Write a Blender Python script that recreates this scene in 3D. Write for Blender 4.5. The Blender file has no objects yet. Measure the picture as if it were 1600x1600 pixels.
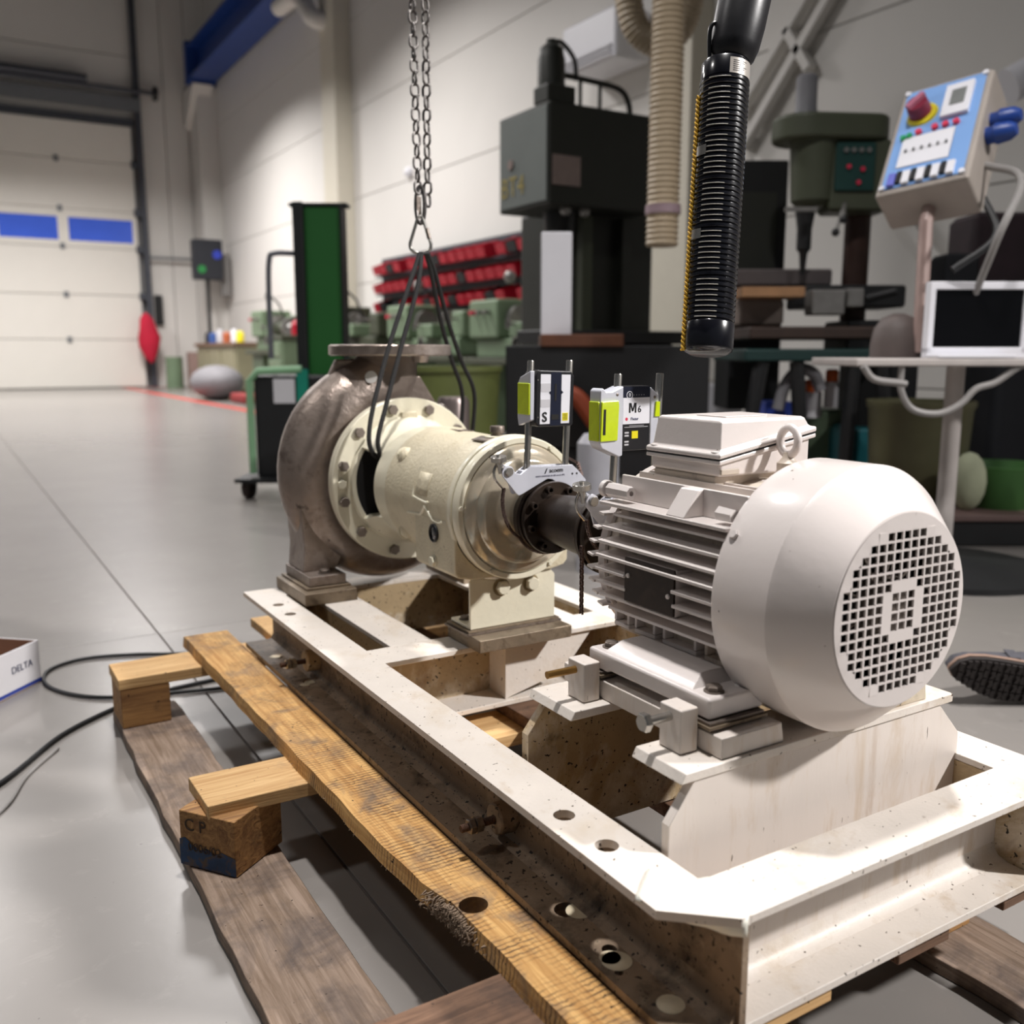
import bpy, bmesh, math, random
from mathutils import Vector, Matrix, Quaternion
random.seed(7)
C = bpy.context.scene.collection
PI = math.pi
def R(d): return math.radians(d)

# ------------------------------------------------------------------ camera
cam = bpy.data.objects.new('camera', bpy.data.cameras.new('camera'))
C.objects.link(cam)
cam.location = (0, 0, 0.75)
cam.rotation_mode = 'XYZ'
cam.rotation_euler = (R(90 - 9.66), 0, R(-31.3))
cam.data.sensor_width = 36.0
cam.data.lens = 36.0 * 1469 / 1600
cam.data.clip_start = 0.02
cam.data.clip_end = 200
cam.data.dof.use_dof = True
cam.data.dof.focus_distance = 1.22
cam.data.dof.aperture_fstop = 4.2
bpy.context.scene.camera = cam

# ------------------------------------------------------------------ world, exposure
world = bpy.data.worlds.new('world'); bpy.context.scene.world = world
world.use_nodes = True
world.node_tree.nodes['Background'].inputs[0].default_value = (0.86, 0.93, 1.0, 1)
world.node_tree.nodes['Background'].inputs[1].default_value = 0.11
vs = bpy.context.scene.view_settings
vs.view_transform = 'Standard'; vs.look = 'None'; vs.gamma = 1.0; vs.use_curve_mapping = False
vs.exposure = -0.5

# ------------------------------------------------------------------ lamps of the hall
def hall_lamp(x, y, z, power, size=(0.5, 0.5), target=None, color=(1, .965, .945), spread=150):
    l = bpy.data.lights.new('hall_light', 'AREA'); l.shape = 'RECTANGLE'
    l.size, l.size_y = size; l.energy = power; l.color = color; l.spread = R(spread)
    o = bpy.data.objects.new('hall_light', l); C.objects.link(o); o.location = (x, y, z)
    if target is not None:
        o.rotation_euler = (Vector(target) - Vector((x, y, z))).to_track_quat('-Z', 'Y').to_euler()
    return o
KEY = hall_lamp(4.0, -2.1, 3.7, 106, (0.25, 0.25), (0.8, 1.0, 0.3), spread=80)
TOP = hall_lamp(0.72, 0.9, 5.6, 146, (0.25, 0.25), (0.8, 1.1, 0.0), spread=110)
hall_lamp(-2.6, 3.6, 5.6, 80, (0.5, 0.5))
hall_lamp(1.2, 6.2, 5.6, 150, (0.8, 0.8))
hall_lamp(2.6, 10.8, 5.6, 360, (1.2, 1.2))
hall_lamp(-0.5, 11.5, 5.6, 260, (1.2, 1.2))
hall_lamp(2.6, 16.5, 5.6, 540, (1.2, 1.2))
hall_lamp(-1.5, 17.0, 5.6, 500, (1.2, 1.2))
# ------------------------------------------------------------------ materials
MATS = {}
def srgb(c):
    return tuple(((v / 12.92) if v <= .04045 else ((v + .055) / 1.055) ** 2.4) for v in c)
def hexc(h):
    h = h.lstrip('#'); return srgb([int(h[i:i + 2], 16) / 255 for i in (0, 2, 4)])
def paint(name, col, rough=.5, metal=0., var=.08, vscale=9, dirt=None, speck=None, bump=0., bscale=120, grain=None, coat=0., emit=0., axis=(1, 1, 1)):
    """principled surface: base colour with low contrast mottling, optional dirt film, specks and fine relief"""
    if name in MATS: return MATS[name]
    m = bpy.data.materials.new(name); m.use_nodes = True; nt = m.node_tree; N = nt.nodes; L = nt.links
    b = N['Principled BSDF']; b.inputs['Roughness'].default_value = rough; b.inputs['Metallic'].default_value = metal
    if coat: b.inputs['Coat Weight'].default_value = coat; b.inputs['Coat Roughness'].default_value = .12
    c = hexc(col) if isinstance(col, str) else col
    tc = N.new('ShaderNodeTexCoord'); mp = N.new('ShaderNodeMapping'); mp.inputs['Scale'].default_value = axis
    L.new(tc.outputs['Object'], mp.inputs['Vector'])
    def noise(scale, detail=4, rough_=.6, dist=0.):
        n = N.new('ShaderNodeTexNoise'); n.inputs['Scale'].default_value = scale; n.inputs['Detail'].default_value = detail
        n.inputs['Roughness'].default_value = rough_; n.inputs['Distortion'].default_value = dist
        L.new(mp.outputs['Vector'], n.inputs['Vector']); return n
    def mix(f, a, bb):
        x = N.new('ShaderNodeMix'); x.data_type = 'RGBA'
        if hasattr(f, 'node'): L.new(f, x.inputs[0])
        else: x.inputs[0].default_value = f
        for k, v in ((6, a), (7, bb)):
            if hasattr(v, 'node'): L.new(v, x.inputs[k])
            else: x.inputs[k].default_value = (*v, 1)
        return x.outputs[2]
    def ramp(src, p0, p1):
        r = N.new('ShaderNodeMapRange'); L.new(src, r.inputs[0]); r.inputs[1].default_value = p0; r.inputs[2].default_value = p1
        return r.outputs[0]
    n = noise(vscale)
    out = mix(ramp(n.outputs[0], .3, .7), tuple(v * (1 - var) for v in c), tuple(min(1, v * (1 + var)) for v in c))
    if dirt:
        for d in (dirt if isinstance(dirt, list) else [dirt]):
            dc, lo, hi, sc = d[:4]; amt = d[4] if len(d) > 4 else 1.
            n2 = noise(sc, 7, .68, .4)
            r = ramp(n2.outputs[0], lo, hi)
            if amt < 1:
                mm = N.new('ShaderNodeMath'); mm.operation = 'MULTIPLY'; L.new(r, mm.inputs[0]); mm.inputs[1].default_value = amt; r = mm.outputs[0]
            out = mix(r, out, hexc(dc))
    if speck:
        sc_, lo, scs = speck[:3]
        n3 = noise(scs, 2, .5)
        out = mix(ramp(n3.outputs[0], lo, lo + .03), out, hexc(sc_))
    L.new(out, b.inputs['Base Color'])
    if bump:
        n4 = noise(bscale, 5, .6); bp = N.new('ShaderNodeBump'); bp.inputs['Strength'].default_value = bump
        bp.inputs['Distance'].default_value = .002; L.new(n4.outputs[0], bp.inputs['Height']); L.new(bp.outputs[0], b.inputs['Normal'])
    if emit:
        b.inputs['Emission Color'].default_value = (*c, 1); b.inputs['Emission Strength'].default_value = emit
    MATS[name] = m; return m
def wood(name, light, dark, stain, along='y', saw=.0, stain_lo=.5, stain_hi=.7):
    m = bpy.data.materials.new(name); m.use_nodes = True; nt = m.node_tree; N = nt.nodes; L = nt.links
    b = N['Principled BSDF']; b.inputs['Roughness'].default_value = .78
    tc = N.new('ShaderNodeTexCoord')
    def coords(s):
        mp = N.new('ShaderNodeMapping'); mp.inputs['Scale'].default_value = s; L.new(tc.outputs['Object'], mp.inputs['Vector']); return mp.outputs[0]
    lo_, hi_ = 3, 60
    st = {'y': (hi_, lo_, hi_), 'x': (lo_, hi_, hi_), 'z': (hi_, hi_, lo_)}[along]
    def noise(vec, scale, detail=4, dist=0):
        n = N.new('ShaderNodeTexNoise'); n.inputs['Scale'].default_value = scale; n.inputs['Detail'].default_value = detail
        n.inputs['Roughness'].default_value = .65; n.inputs['Distortion'].default_value = dist; L.new(vec, n.inputs['Vector']); return n.outputs[0]
    def ramp(src, p0, p1):
        r = N.new('ShaderNodeMapRange'); L.new(src, r.inputs[0]); r.inputs[1].default_value = p0; r.inputs[2].default_value = p1; return r.outputs[0]
    def mix(f, a, bb, k=1.):
        x = N.new('ShaderNodeMix'); x.data_type = 'RGBA'
        if k != 1.:
            mm = N.new('ShaderNodeMath'); mm.operation = 'MULTIPLY'; L.new(f, mm.inputs[0]); mm.inputs[1].default_value = k; f = mm.outputs[0]
        L.new(f, x.inputs[0])
        for kk, v in ((6, a), (7, bb)):
            if hasattr(v, 'node'): L.new(v, x.inputs[kk])
            else: x.inputs[kk].default_value = (*v, 1)
        return x.outputs[2]
    g = noise(coords(st), 1.6, 6, 1.2)
    out = mix(ramp(g, .35, .65), hexc(dark), hexc(light))
    uni = coords((1, 1, 1))
    s = noise(uni, 9, 7, .5)
    out = mix(ramp(s, stain_lo, stain_hi), out, hexc(stain), .85)
    h = g
    if saw:
        w = N.new('ShaderNodeTexWave'); w.wave_type = 'BANDS'; w.bands_direction = 'Y' if along == 'y' else 'X'
        w.inputs['Scale'].default_value = 42; w.inputs['Distortion'].default_value = 3.2; w.inputs['Detail'].default_value = 3; w.inputs['Detail Scale'].default_value = 2.5
        L.new(uni, w.inputs['Vector'])
        k = noise(uni, 14, 3)
        wr = N.new('ShaderNodeMath'); wr.operation = 'MULTIPLY'; L.new(ramp(w.outputs[1], .55, .95), wr.inputs[0]); L.new(ramp(k, .38, .6), wr.inputs[1])
        out = mix(wr.outputs[0], out, hexc('#4a3624'), saw); h = wr.outputs[0]
    sp = noise(uni, 95, 2)
    out = mix(ramp(sp, .70, .73), out, hexc('#2c1d12'))
    L.new(out, b.inputs['Base Color'])
    bp = N.new('ShaderNodeBump'); bp.inputs['Strength'].default_value = .45; bp.inputs['Distance'].default_value = .0015
    bp.invert = bool(saw)
    L.new(h, bp.inputs['Height']); L.new(bp.outputs[0], b.inputs['Normal'])
    MATS[name] = m; return m

# ------------------------------------------------------------------ object helpers
def V(*a): return Vector(a)
class MB:
    """collects simple shapes into one mesh"""
    def __init__(s): s.v = []; s.f = []
    def add(s, vs, fs):
        o = len(s.v); s.v += [Vector(p) for p in vs]; s.f += [tuple(i + o for i in f) for f in fs]; return s
    def box(s, x0, x1, y0, y1, z0, z1, mat=None):
        p = [V(x, y, z) for z in (z0, z1) for y in (y0, y1) for x in (x0, x1)]
        if mat: p = [mat @ q for q in p]
        return s.add(p, [(0, 2, 3, 1), (4, 5, 7, 6), (0, 1, 5, 4), (2, 6, 7, 3), (0, 4, 6, 2), (1, 3, 7, 5)])
    def prism(s, poly, axis, a, b):
        """poly of 2-tuples; axis 'x': (y,z), 'y': (x,z), 'z': (x,y), extruded from a to b"""
        def P(q, t): return {'x': (t, q[0], q[1]), 'y': (q[0], t, q[1]), 'z': (q[0], q[1], t)}[axis]
        n = len(poly)
        return s.add([P(q, a) for q in poly] + [P(q, b) for q in poly],
                     [tuple(range(n)), tuple(range(2 * n - 1, n - 1, -1))] + [(i, i + n, (i + 1) % n + n, (i + 1) % n) for i in range(n)])
    def lathe(s, prof, o, d, n=32, a0=0., a1=2 * PI, up=None):
        """prof: list of (t along axis, radius)"""
        d = Vector(d).normalized(); u = Vector(up).normalized() if up else d.orthogonal().normalized(); w = d.cross(u); o = Vector(o)
        full = abs(a1 - a0 - 2 * PI) < 1e-6; m = n if full else n + 1
        vs = []
        for t, r in prof:
            for i in range(m):
                a = a0 + (a1 - a0) * i / n; vs.append(o + d * t + (u * math.cos(a) + w * math.sin(a)) * r)
        fs = []
        for k in range(len(prof) - 1):
            for i in range(n):
                j = (i + 1) % m; fs.append((k * m + i, k * m + j, (k + 1) * m + j, (k + 1) * m + i))
        if full:
            if prof[0][1] > 1e-5: fs.append(tuple(range(m - 1, -1, -1)))
            if prof[-1][1] > 1e-5: fs.append(tuple(range((len(prof) - 1) * m, len(prof) * m)))
        return s.add(vs, fs)
    def cyl(s, p0, p1, r0, r1=None, n=20):
        p0, p1 = Vector(p0), Vector(p1); L_ = (p1 - p0).length
        return s.lathe([(0, r0), (L_, r0 if r1 is None else r1)], p0, p1 - p0, n)
    def tube(s, pts, r, n=10, closed=False):
        pts = [Vector(p) for p in pts]; m = len(pts); rr = r if isinstance(r, (list, tuple)) else [r] * m
        vs = []; prev = None
        for i, p in enumerate(pts):
            if closed: t = pts[(i + 1) % m] - pts[i - 1]
            else: t = pts[min(i + 1, m - 1)] - pts[max(i - 1, 0)]
            t.normalize()
            u = t.orthogonal().normalized() if prev is None else (prev - t * prev.dot(t)).normalized()
            prev = u; w = t.cross(u)
            for k in range(n):
                a = 2 * PI * k / n; vs.append(p + (u * math.cos(a) + w * math.sin(a)) * rr[i])
        fs = []
        for i in range(m if closed else m - 1):
            j = (i + 1) % m
            for k in range(n): fs.append((i * n + k, i * n + (k + 1) % n, j * n + (k + 1) % n, j * n + k))
        if not closed: fs += [tuple(range(n - 1, -1, -1)), tuple(range((m - 1) * n, m * n))]
        return s.add(vs, fs)
    def ball(s, c, r, n=12, sc=(1, 1, 1)):
        c = Vector(c); vs = [c + V(0, 0, -r * sc[2])]; k = n // 2
        for i in range(1, k):
            a = -PI / 2 + PI * i / k
            for j in range(n):
                b = 2 * PI * j / n; vs.append(c + V(r * math.cos(a) * math.cos(b) * sc[0], r * math.cos(a) * math.sin(b) * sc[1], r * math.sin(a) * sc[2]))
        vs.append(c + V(0, 0, r * sc[2])); fs = []
        for j in range(n): fs.append((0, 1 + (j + 1) % n, 1 + j))
        for i in range(k - 2):
            for j in range(n): fs.append((1 + i * n + j, 1 + i * n + (j + 1) % n, 1 + (i + 1) * n + (j + 1) % n, 1 + (i + 1) * n + j))
        last = len(vs) - 1
        for j in range(n): fs.append((1 + (k - 2) * n + j, 1 + (k - 2) * n + (j + 1) % n, last))
        return s.add(vs, fs)
    def tf(s, M):
        s.v = [M @ p for p in s.v]; return s
    def mesh(s, name, mat, smooth=35, center=True):
        lo = [min(p[i] for p in s.v) for i in range(3)]; hi = [max(p[i] for p in s.v) for i in range(3)]
        c = Vector([(a + b) / 2 for a, b in zip(lo, hi)]) if center else Vector()
        me = bpy.data.meshes.new(name); me.from_pydata([p - c for p in s.v], [], s.f)
        bm = bmesh.new(); bm.from_mesh(me); bmesh.ops.recalc_face_normals(bm, faces=bm.faces); bm.to_mesh(me); bm.free()
        me.materials.append(mat)
        if smooth: me.shade_smooth(); me.set_sharp_from_angle(angle=R(smooth))
        return me, c
    def build(s, name, mat, parent=None, bevel=0, seg=2, smooth=35, subsurf=0):
        me, c = s.mesh(name, mat, smooth)
        o = bpy.data.objects.new(name, me); C.objects.link(o); o.location = c
        attach(o, parent)
        if bevel:
            b = o.modifiers.new('bevel', 'BEVEL'); b.width = bevel; b.segments = seg; b.limit_method = 'ANGLE'; b.angle_limit = R(40); b.harden_normals = True
        if subsurf:
            q = o.modifiers.new('subsurf', 'SUBSURF'); q.levels = q.render_levels = subsurf
        return o
ROOTLOC = {}
def world_loc(o):
    v = Vector(o.location)
    return v
WL = {}
def attach(o, parent):
    """parent without moving; locations of all parents are unrotated"""
    wl = Vector(o.location)
    if parent is not None:
        o.parent = parent; o.location = wl - WL[parent.name]
    WL[o.name] = wl
def thing(name, label, cat, loc=(0, 0, 0), group=None):
    o = bpy.data.objects.new(name, None); o.empty_display_size = .05; C.objects.link(o); o.location = loc
    WL[o.name] = Vector(loc); return tag(o, label, cat, group)
def tag(o, label, cat, group=None):
    o['label'] = label; o['category'] = cat
    if group: o['group'] = group
    return o
def struct(o, label=None):
    o['kind'] = 'structure'
    if label: o['label'] = label
    return o
def lab(o, text): o['label'] = text; return o
def place(me, name, parent, loc, rot=None, scale=None):
    """another object of a shared mesh"""
    o = bpy.data.objects.new(name, me); C.objects.link(o); o.location = loc; attach(o, parent)
    if rot is not None: o.rotation_mode = 'QUATERNION'; o.rotation_quaternion = rot
    if scale is not None: o.scale = scale
    return o
def towards(d): return Vector(d).to_track_quat('Z', 'Y')
_hex = {}
def hexmesh(mat, washer=True):
    k = (mat.name, washer)
    if k not in _hex:
        b = MB()
        if washer: b.lathe([(0, 1.25), (.14, 1.25), (.14, .5)], (0, 0, 0), (0, 0, 1), 20)
        b.lathe([(.14, 1.0), (.68, 1.0), (.8, .86), (.8, 0)], (0, 0, 0), (0, 0, 1), 6)
        b.lathe([(.5, .84), (.82, .8), (.82, 0)], (0, 0, 0), (0, 0, 1), 18)
        _hex[k] = b.mesh('bolt', mat, 30, center=False)[0]
    return _hex[k]
def bolt(parent, pos, d, r, mat, name='bolt', washer=True):
    q = towards(d) @ Quaternion((0, 0, 1), random.random() * 1.0)
    return place(hexmesh(mat, washer), name, parent, pos, q, (r, r, r))
def spline(pts, n=8):
    """catmull-rom through the points"""
    P = [Vector(p) for p in pts]; P = [P[0] * 2 - P[1]] + P + [P[-1] * 2 - P[-2]]; out = []
    for i in range(1, len(P) - 2):
        a, b, c, d = P[i - 1:i + 3]
        for k in range(n):
            t = k / n; out.append(.5 * ((2 * b) + (c - a) * t + (2 * a - 5 * b + 4 * c - d) * t * t + (3 * b - a - 3 * c + d) * t ** 3))
    out.append(P[-2]); return out
def text(body, size, mat, parent, loc, rot, name='lettering', extrude=.0002, align='CENTER', bold=0.):
    cu = bpy.data.curves.new(name, 'FONT'); cu.body = body; cu.size = size; cu.extrude = extrude; cu.offset = bold
    cu.align_x = align; cu.align_y = 'CENTER'; cu.materials.append(mat); cu.resolution_u = 4
    t_ = bpy.data.objects.new(name, cu); C.objects.link(t_); bpy.context.view_layer.update()
    me = bpy.data.meshes.new_from_object(t_.evaluated_get(bpy.context.evaluated_depsgraph_get())); bpy.data.objects.remove(t_)
    me.name = name
    o = bpy.data.objects.new(name, me); C.objects.link(o); o.location = loc; attach(o, parent)
    o.rotation_mode = 'QUATERNION'; o.rotation_quaternion = rot if isinstance(rot, Quaternion) else rot.to_quaternion()
    return o
def face_rot(right, up):
    """quaternion whose x is right and y is up"""
    r = Vector(right).normalized(); n = r.cross(Vector(up)).normalized(); u = n.cross(r)
    return Matrix((r, u, n)).transposed().to_quaternion()
def frame(right, up, o):
    r = Vector(right).normalized(); n = r.cross(Vector(up)).normalized(); u = n.cross(r)
    return Matrix.Translation(Vector(o)) @ Matrix((r, u, n)).transposed().to_4x4()
def plate_with_holes(mb, x0, x1, y0, y1, z0, z1, holes, n=16):
    """horizontal plate with round through holes: each hole sits in its own square cell"""
    hs = sorted(holes, key=lambda h: h[1]); ycur = y0
    for (hx, hy, r) in hs:
        c = r * 1.35; ya, yb = hy - c, hy + c
        if ya > ycur: mb.box(x0, x1, ycur, ya, z0, z1)
        if hx - c > x0: mb.box(x0, hx - c, ya, yb, z0, z1)
        if hx + c < x1: mb.box(hx + c, x1, ya, yb, z0, z1)
        vs = []
        for z in (z0, z1):
            for i in range(n):
                a = 2 * PI * i / n; vs.append((hx + r * math.cos(a), hy + r * math.sin(a), z))
            for i in range(n):
                a = 2 * PI * i / n; k = c / max(abs(math.cos(a)), abs(math.sin(a))); vs.append((hx + k * math.cos(a), hy + k * math.sin(a), z))
        fs = []
        for i in range(n):
            j = (i + 1) % n; fs += [(i, j, n + j, n + i), (2 * n + i, 3 * n + i, 3 * n + j, 2 * n + j), (i, 2 * n + i, 2 * n + j, j)]
        mb.add(vs, fs); ycur = yb
    if ycur < y1: mb.box(x0, x1, ycur, y1, z0, z1)

# ------------------------------------------------------------------ palette
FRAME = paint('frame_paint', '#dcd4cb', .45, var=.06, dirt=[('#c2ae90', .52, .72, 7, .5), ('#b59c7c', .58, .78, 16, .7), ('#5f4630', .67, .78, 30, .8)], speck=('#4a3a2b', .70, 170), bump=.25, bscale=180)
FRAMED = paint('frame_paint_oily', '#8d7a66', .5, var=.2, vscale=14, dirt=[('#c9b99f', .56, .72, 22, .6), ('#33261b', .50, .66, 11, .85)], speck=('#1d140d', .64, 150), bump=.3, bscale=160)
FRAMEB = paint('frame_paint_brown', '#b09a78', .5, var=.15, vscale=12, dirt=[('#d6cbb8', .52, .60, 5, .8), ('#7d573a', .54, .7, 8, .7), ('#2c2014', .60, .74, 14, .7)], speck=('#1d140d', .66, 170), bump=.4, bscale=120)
MOTOR = paint('motor_enamel', '#dad2ce', .34, var=.02, vscale=5, dirt=[('#a3907c', .70, .82, 22, .5)], speck=('#6f6258', .765, 130), bump=.12, bscale=60, coat=.35)
MOTORD = paint('motor_enamel_grimy', '#c4b8aa', .45, var=.06, vscale=12, dirt=[('#57483a', .56, .74, 30, .7)], bump=.2, bscale=120)
CREAM = paint('pump_enamel', '#e2dcc6', .32, var=.03, vscale=6, dirt=[('#c2b08a', .60, .8, 13, .6)], speck=('#5d4c38', .765, 120), bump=.35, bscale=45, coat=.35)
CREAMR = paint('pump_enamel_cast', '#d0c6ac', .42, var=.08, vscale=18, dirt=[('#a89670', .55, .78, 25, .55)], speck=('#5d4c38', .74, 150), bump=.75, bscale=190)
CAST = paint('bare_cast_steel', '#94877e', .33, .6, var=.2, vscale=10, dirt=[('#c9beb8', .52, .70, 4, .7), ('#4a362c', .55, .70, 13, .75), ('#2c1f19', .63, .74, 40, .8), ('#84492c', .66, .78, 9, .6)], bump=.7, bscale=70)
CASTB = paint('machined_steel_pad', '#8b7c69', .45, .4, var=.15, vscale=25, dirt=[('#4a3a2c', .5, .7, 30, .8), ('#d0c0a0', .62, .72, 18, .7)], bump=.3, bscale=120)
STEEL = paint('bright_steel', '#b9b6b0', .25, .9, var=.05, bump=.05)
STEELD = paint('worn_bolt_steel', '#7d736b', .42, .7, var=.2, vscale=60, dirt=[('#4a3528', .55, .7, 90, .8)], bump=.3, bscale=200)
RUSTY = paint('rusty_thread', '#4c3426', .7, .4, var=.3, vscale=90, bump=.5, bscale=300)
BRASS = paint('yellow_zinc', '#a8834a', .3, .9, var=.1, vscale=40)
COUP = paint('dark_coupling_steel', '#2e241d', .42, .5, var=.25, vscale=20, dirt=[('#4d3d30', .55, .75, 12, .6), ('#8a4a22', .72, .8, 14, .7)], bump=.2, bscale=80)
BLACK = paint('black_plastic', '#16161a', .38, var=.1, bump=.05)
DARK = paint('dark_void', '#0a0808', .8, var=.1)
WHITE = paint('white_label', '#e4e4ea', .4, var=.015)
GREYL = paint('grey_label', '#c5c4c8', .4, var=.015)
ALU = paint('anodised_aluminium', '#d6d8e2', .32, .25, var=.02, bump=.04, bscale=400)
NAVY = paint('navy_plastic', '#141a2e', .35, var=.05)
LIME = paint('lime_window', '#c8dc1e', .25, var=.06, vscale=60, coat=.5)
YEL = paint('yellow_label', '#e6d81e', .4)
INK = paint('black_ink', '#0b0b10', .5)
REDI = paint('red_ink', '#d03050', .5)
TAPE = paint('masking_tape', '#e9e8dc', .55, var=.04, vscale=14, dirt=[('#c9c08e', .62, .8, 22, .4)], bump=.5, bscale=40)
ROPE = paint('black_rope', '#1b1a1b', .75, var=.3, vscale=200, bump=.6, bscale=400)
CHAIN = paint('chain_steel', '#6e6a68', .38, .85, var=.25, vscale=60, dirt=[('#2c2724', .5, .65, 90, .7)], bump=.3, bscale=200)

# ------------------------------------------------------------------ floor
FLOORM = paint('polished_concrete', '#827e7a', .27, var=.05, vscale=2.2, dirt=[('#7b7672', .5, .75, 5, .35), ('#a5a19c', .58, .8, 16, .3)], speck=('#5a5653', .77, 75), bump=.06, bscale=40)
FLOORJ = paint('floor_joint', '#6b6460', .8, var=.1)
fl = struct(MB().box(-14, 12, -9, 27, -.06, -.004).build('floor', FLOORJ))
xs = [-14, -9.56, -4.56, .456, 5.45, 12]; ys = [-9, -7.42, -2.42, 2.59, 7.6, 12.6, 17.6, 22.6, 27]
for i in range(len(xs) - 1):
    for j in range(len(ys) - 1):
        MB().box(xs[i] + .0018, xs[i + 1] - .0018, ys[j] + .0018, ys[j + 1] - .0018, -.03, 0).build('slab', FLOORM, fl, bevel=.0015, seg=1)
REDL = paint('red_floor_paint', '#c8483c', .35, var=.08)
struct(MB().box(3.35, 3.50, 9.2, 21.5, 0, .003).build('trim_1', REDL), 'red line painted on the concrete floor along the machines')
struct(MB().box(3.35, 5.5, 21.3, 21.45, 0, .003).build('trim_2', REDL), 'red line end painted in front of the door wall')

# ------------------------------------------------------------------ pallet
WA = wood('pallet_wood_yellow', '#dcb070', '#b08046', '#6b5d52', 'y', .8, .50, .64)
WB = wood('pallet_wood_grey', '#9c8878', '#75614f', '#4f4542', 'y', 0, .45, .65)
WC = wood('pallet_wood_pale', '#dcb884', '#b98f5c', '#7a6650', 'x', 0, .6, .8)
WD = wood('pallet_wood_brown', '#7d5f4a', '#543c2c', '#3b2e28', 'x', 0, .5, .7)
WE = wood('pallet_block_wood', '#b98d58', '#7d5836', '#5b4634', 'x', 0, .58, .75)
pal = thing('wooden_pallet', 'worn wooden pallet on the concrete floor under the steel base frame', 'pallet', (.66, 1.3, 0))
def board(pts, z0, z1, mat, name='board', hole=None, label=None):
    b = MB(); b.prism(pts, 'z', z0, z1); o = b.build(name, mat, pal, bevel=.002, seg=1)
    if label: lab(o, label)
    return o
def ragged(x0, x1, y0, y1, amp, n=26, seed=1):
    rnd = random.Random(seed)
    l = [(x0 + rnd.uniform(-amp, amp), y0 + (y1 - y0) * i / n) for i in range(n + 1)]
    r = [(x1 + rnd.uniform(-amp, amp), y0 + (y1 - y0) * i / n) for i in range(n + 1)]
    return l[::-1] + r
# bottom boards on the floor
for (x0, x1, sd) in ((.252, .378, 3), (.62, .745, 4), (.985, 1.105, 5)):
    board(ragged(x0, x1, .28, 2.0, .0025, 30, sd), 0, .021, WB, 'bottom_board')
# blocks between bottom boards and stringers
for (x0, y0) in ((.255, 1.885), (.635, 1.885), (.99, 1.885), (.64, 1.27), (.99, 1.27), (.27, .64), (.64, .64), (.99, .64)):
    MB().box(x0, x0 + .092, y0, y0 + .112, .021, .1).build('block', WE, pal, bevel=.002, seg=1)
bq = MB().prism([(.243, 1.318), (.301, 1.238), (.388, 1.303), (.330, 1.385)], 'z', .021, .106).build('block', WE, pal, bevel=.002, seg=1)
lab(bq, 'skewed pallet block with blue paint on its face')
BLUEP = paint('blue_marking_paint', '#1f3f66', .7, var=.3, vscale=60, dirt=[('#5d4a36', .48, .62, 70, .9)])
# worn blue paint over the lower half of the outer block face, a thin film with a ragged rim
p0, p1 = V(.243, 1.318, 0), V(.301, 1.238, 0); dn = (p1 - p0).normalized(); nn = V(dn.y, -dn.x, 0)
prof = [(0, .062), (.01, .066), (.022, .058), (.035, .05), (.048, .056), (.062, .049), (.075, .055), (.0985, .05)]
bb = MB(); vs = []
for t, h in prof: vs += [p0 + dn * t + nn * .0006 + V(0, 0, .023), p0 + dn * t + nn * .0006 + V(0, 0, h)]
bb.add(vs, [(2 * i, 2 * i + 2, 2 * i + 3, 2 * i + 1) for i in range(len(prof) - 1)])
bb.build('paint_mark', BLUEP, bq)
text('C P', .026, paint('stamp_ink', '#3a2a1c', .8), bq, p0 + dn * .03 + nn * .0012 + V(0, 0, .086), face_rot(dn, (0, 0, 1)), 'stamp')
text('0006/02', .018, MATS['stamp_ink'], bq, p0 + dn * .045 + nn * .0014 + V(0, 0, .053), face_rot(dn, (0, 0, 1)), 'stamp')
# stringers across
board([(.252, 1.885), (1.10, 1.885), (1.10, 2.0), (.252, 2.0)], .1, .122, WC, 'stringer')
board([(.274, 1.272), (1.10, 1.262), (1.10, 1.372), (.272, 1.382)], .1, .122, WC, 'stringer')
board([(.30, .625), (1.13, .625), (1.13, .752), (.30, .752)], .1, .122, WD, 'stringer', label='dark brown stringer')
# deck boards: the outermost is yellow with saw marks, a wane edge and a knot hole
hb = MB(); hy, hx, hr = .84, .4605, .0168
segs = ragged(0, 0, 0, 1, 1, 10, 2)
def deck_left(y):
    K = ((.3, .441), (.64, .440), (.745, .442), (.80, .441), (.857, .4375), (.909, .428), (1.05, .4215), (1.22, .4205), (1.36, .418), (1.63, .4145), (2.05, .408))
    for (a, va), (b_, vb) in zip(K, K[1:]):
        if y <= b_: base = va + (vb - va) * (y - a) / (b_ - a); break
    return base + .0006 * math.sin(y * 23) + .0008 * math.sin(y * 61)
L_ = []; n = 60
def deck_strip(y0, y1, n):
    for k in range(n):
        a = y0 + (y1 - y0) * k / n; b = y0 + (y1 - y0) * (k + 1) / n
        la, lb = deck_left(a), deck_left(b)
        hb.add([(la, a, .122), (.5035, a, .122), (.5035, b, .122), (lb, b, .122), (la + .003, a, .144), (.5035, a, .144), (.5035, b, .144), (lb + .003, b, .144)],
               [(0, 3, 2, 1), (4, 5, 6, 7), (0, 4, 7, 3), (1, 2, 6, 5)] + ([(0, 1, 5, 4)] if k == 0 and y0 < .5 else []) + ([(3, 7, 6, 2)] if k == n - 1 and y1 > 2 else []))
c = hr * 1.2
deck_strip(.42, hy - c, 14); deck_strip(hy + c, 2.04, 46)
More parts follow.
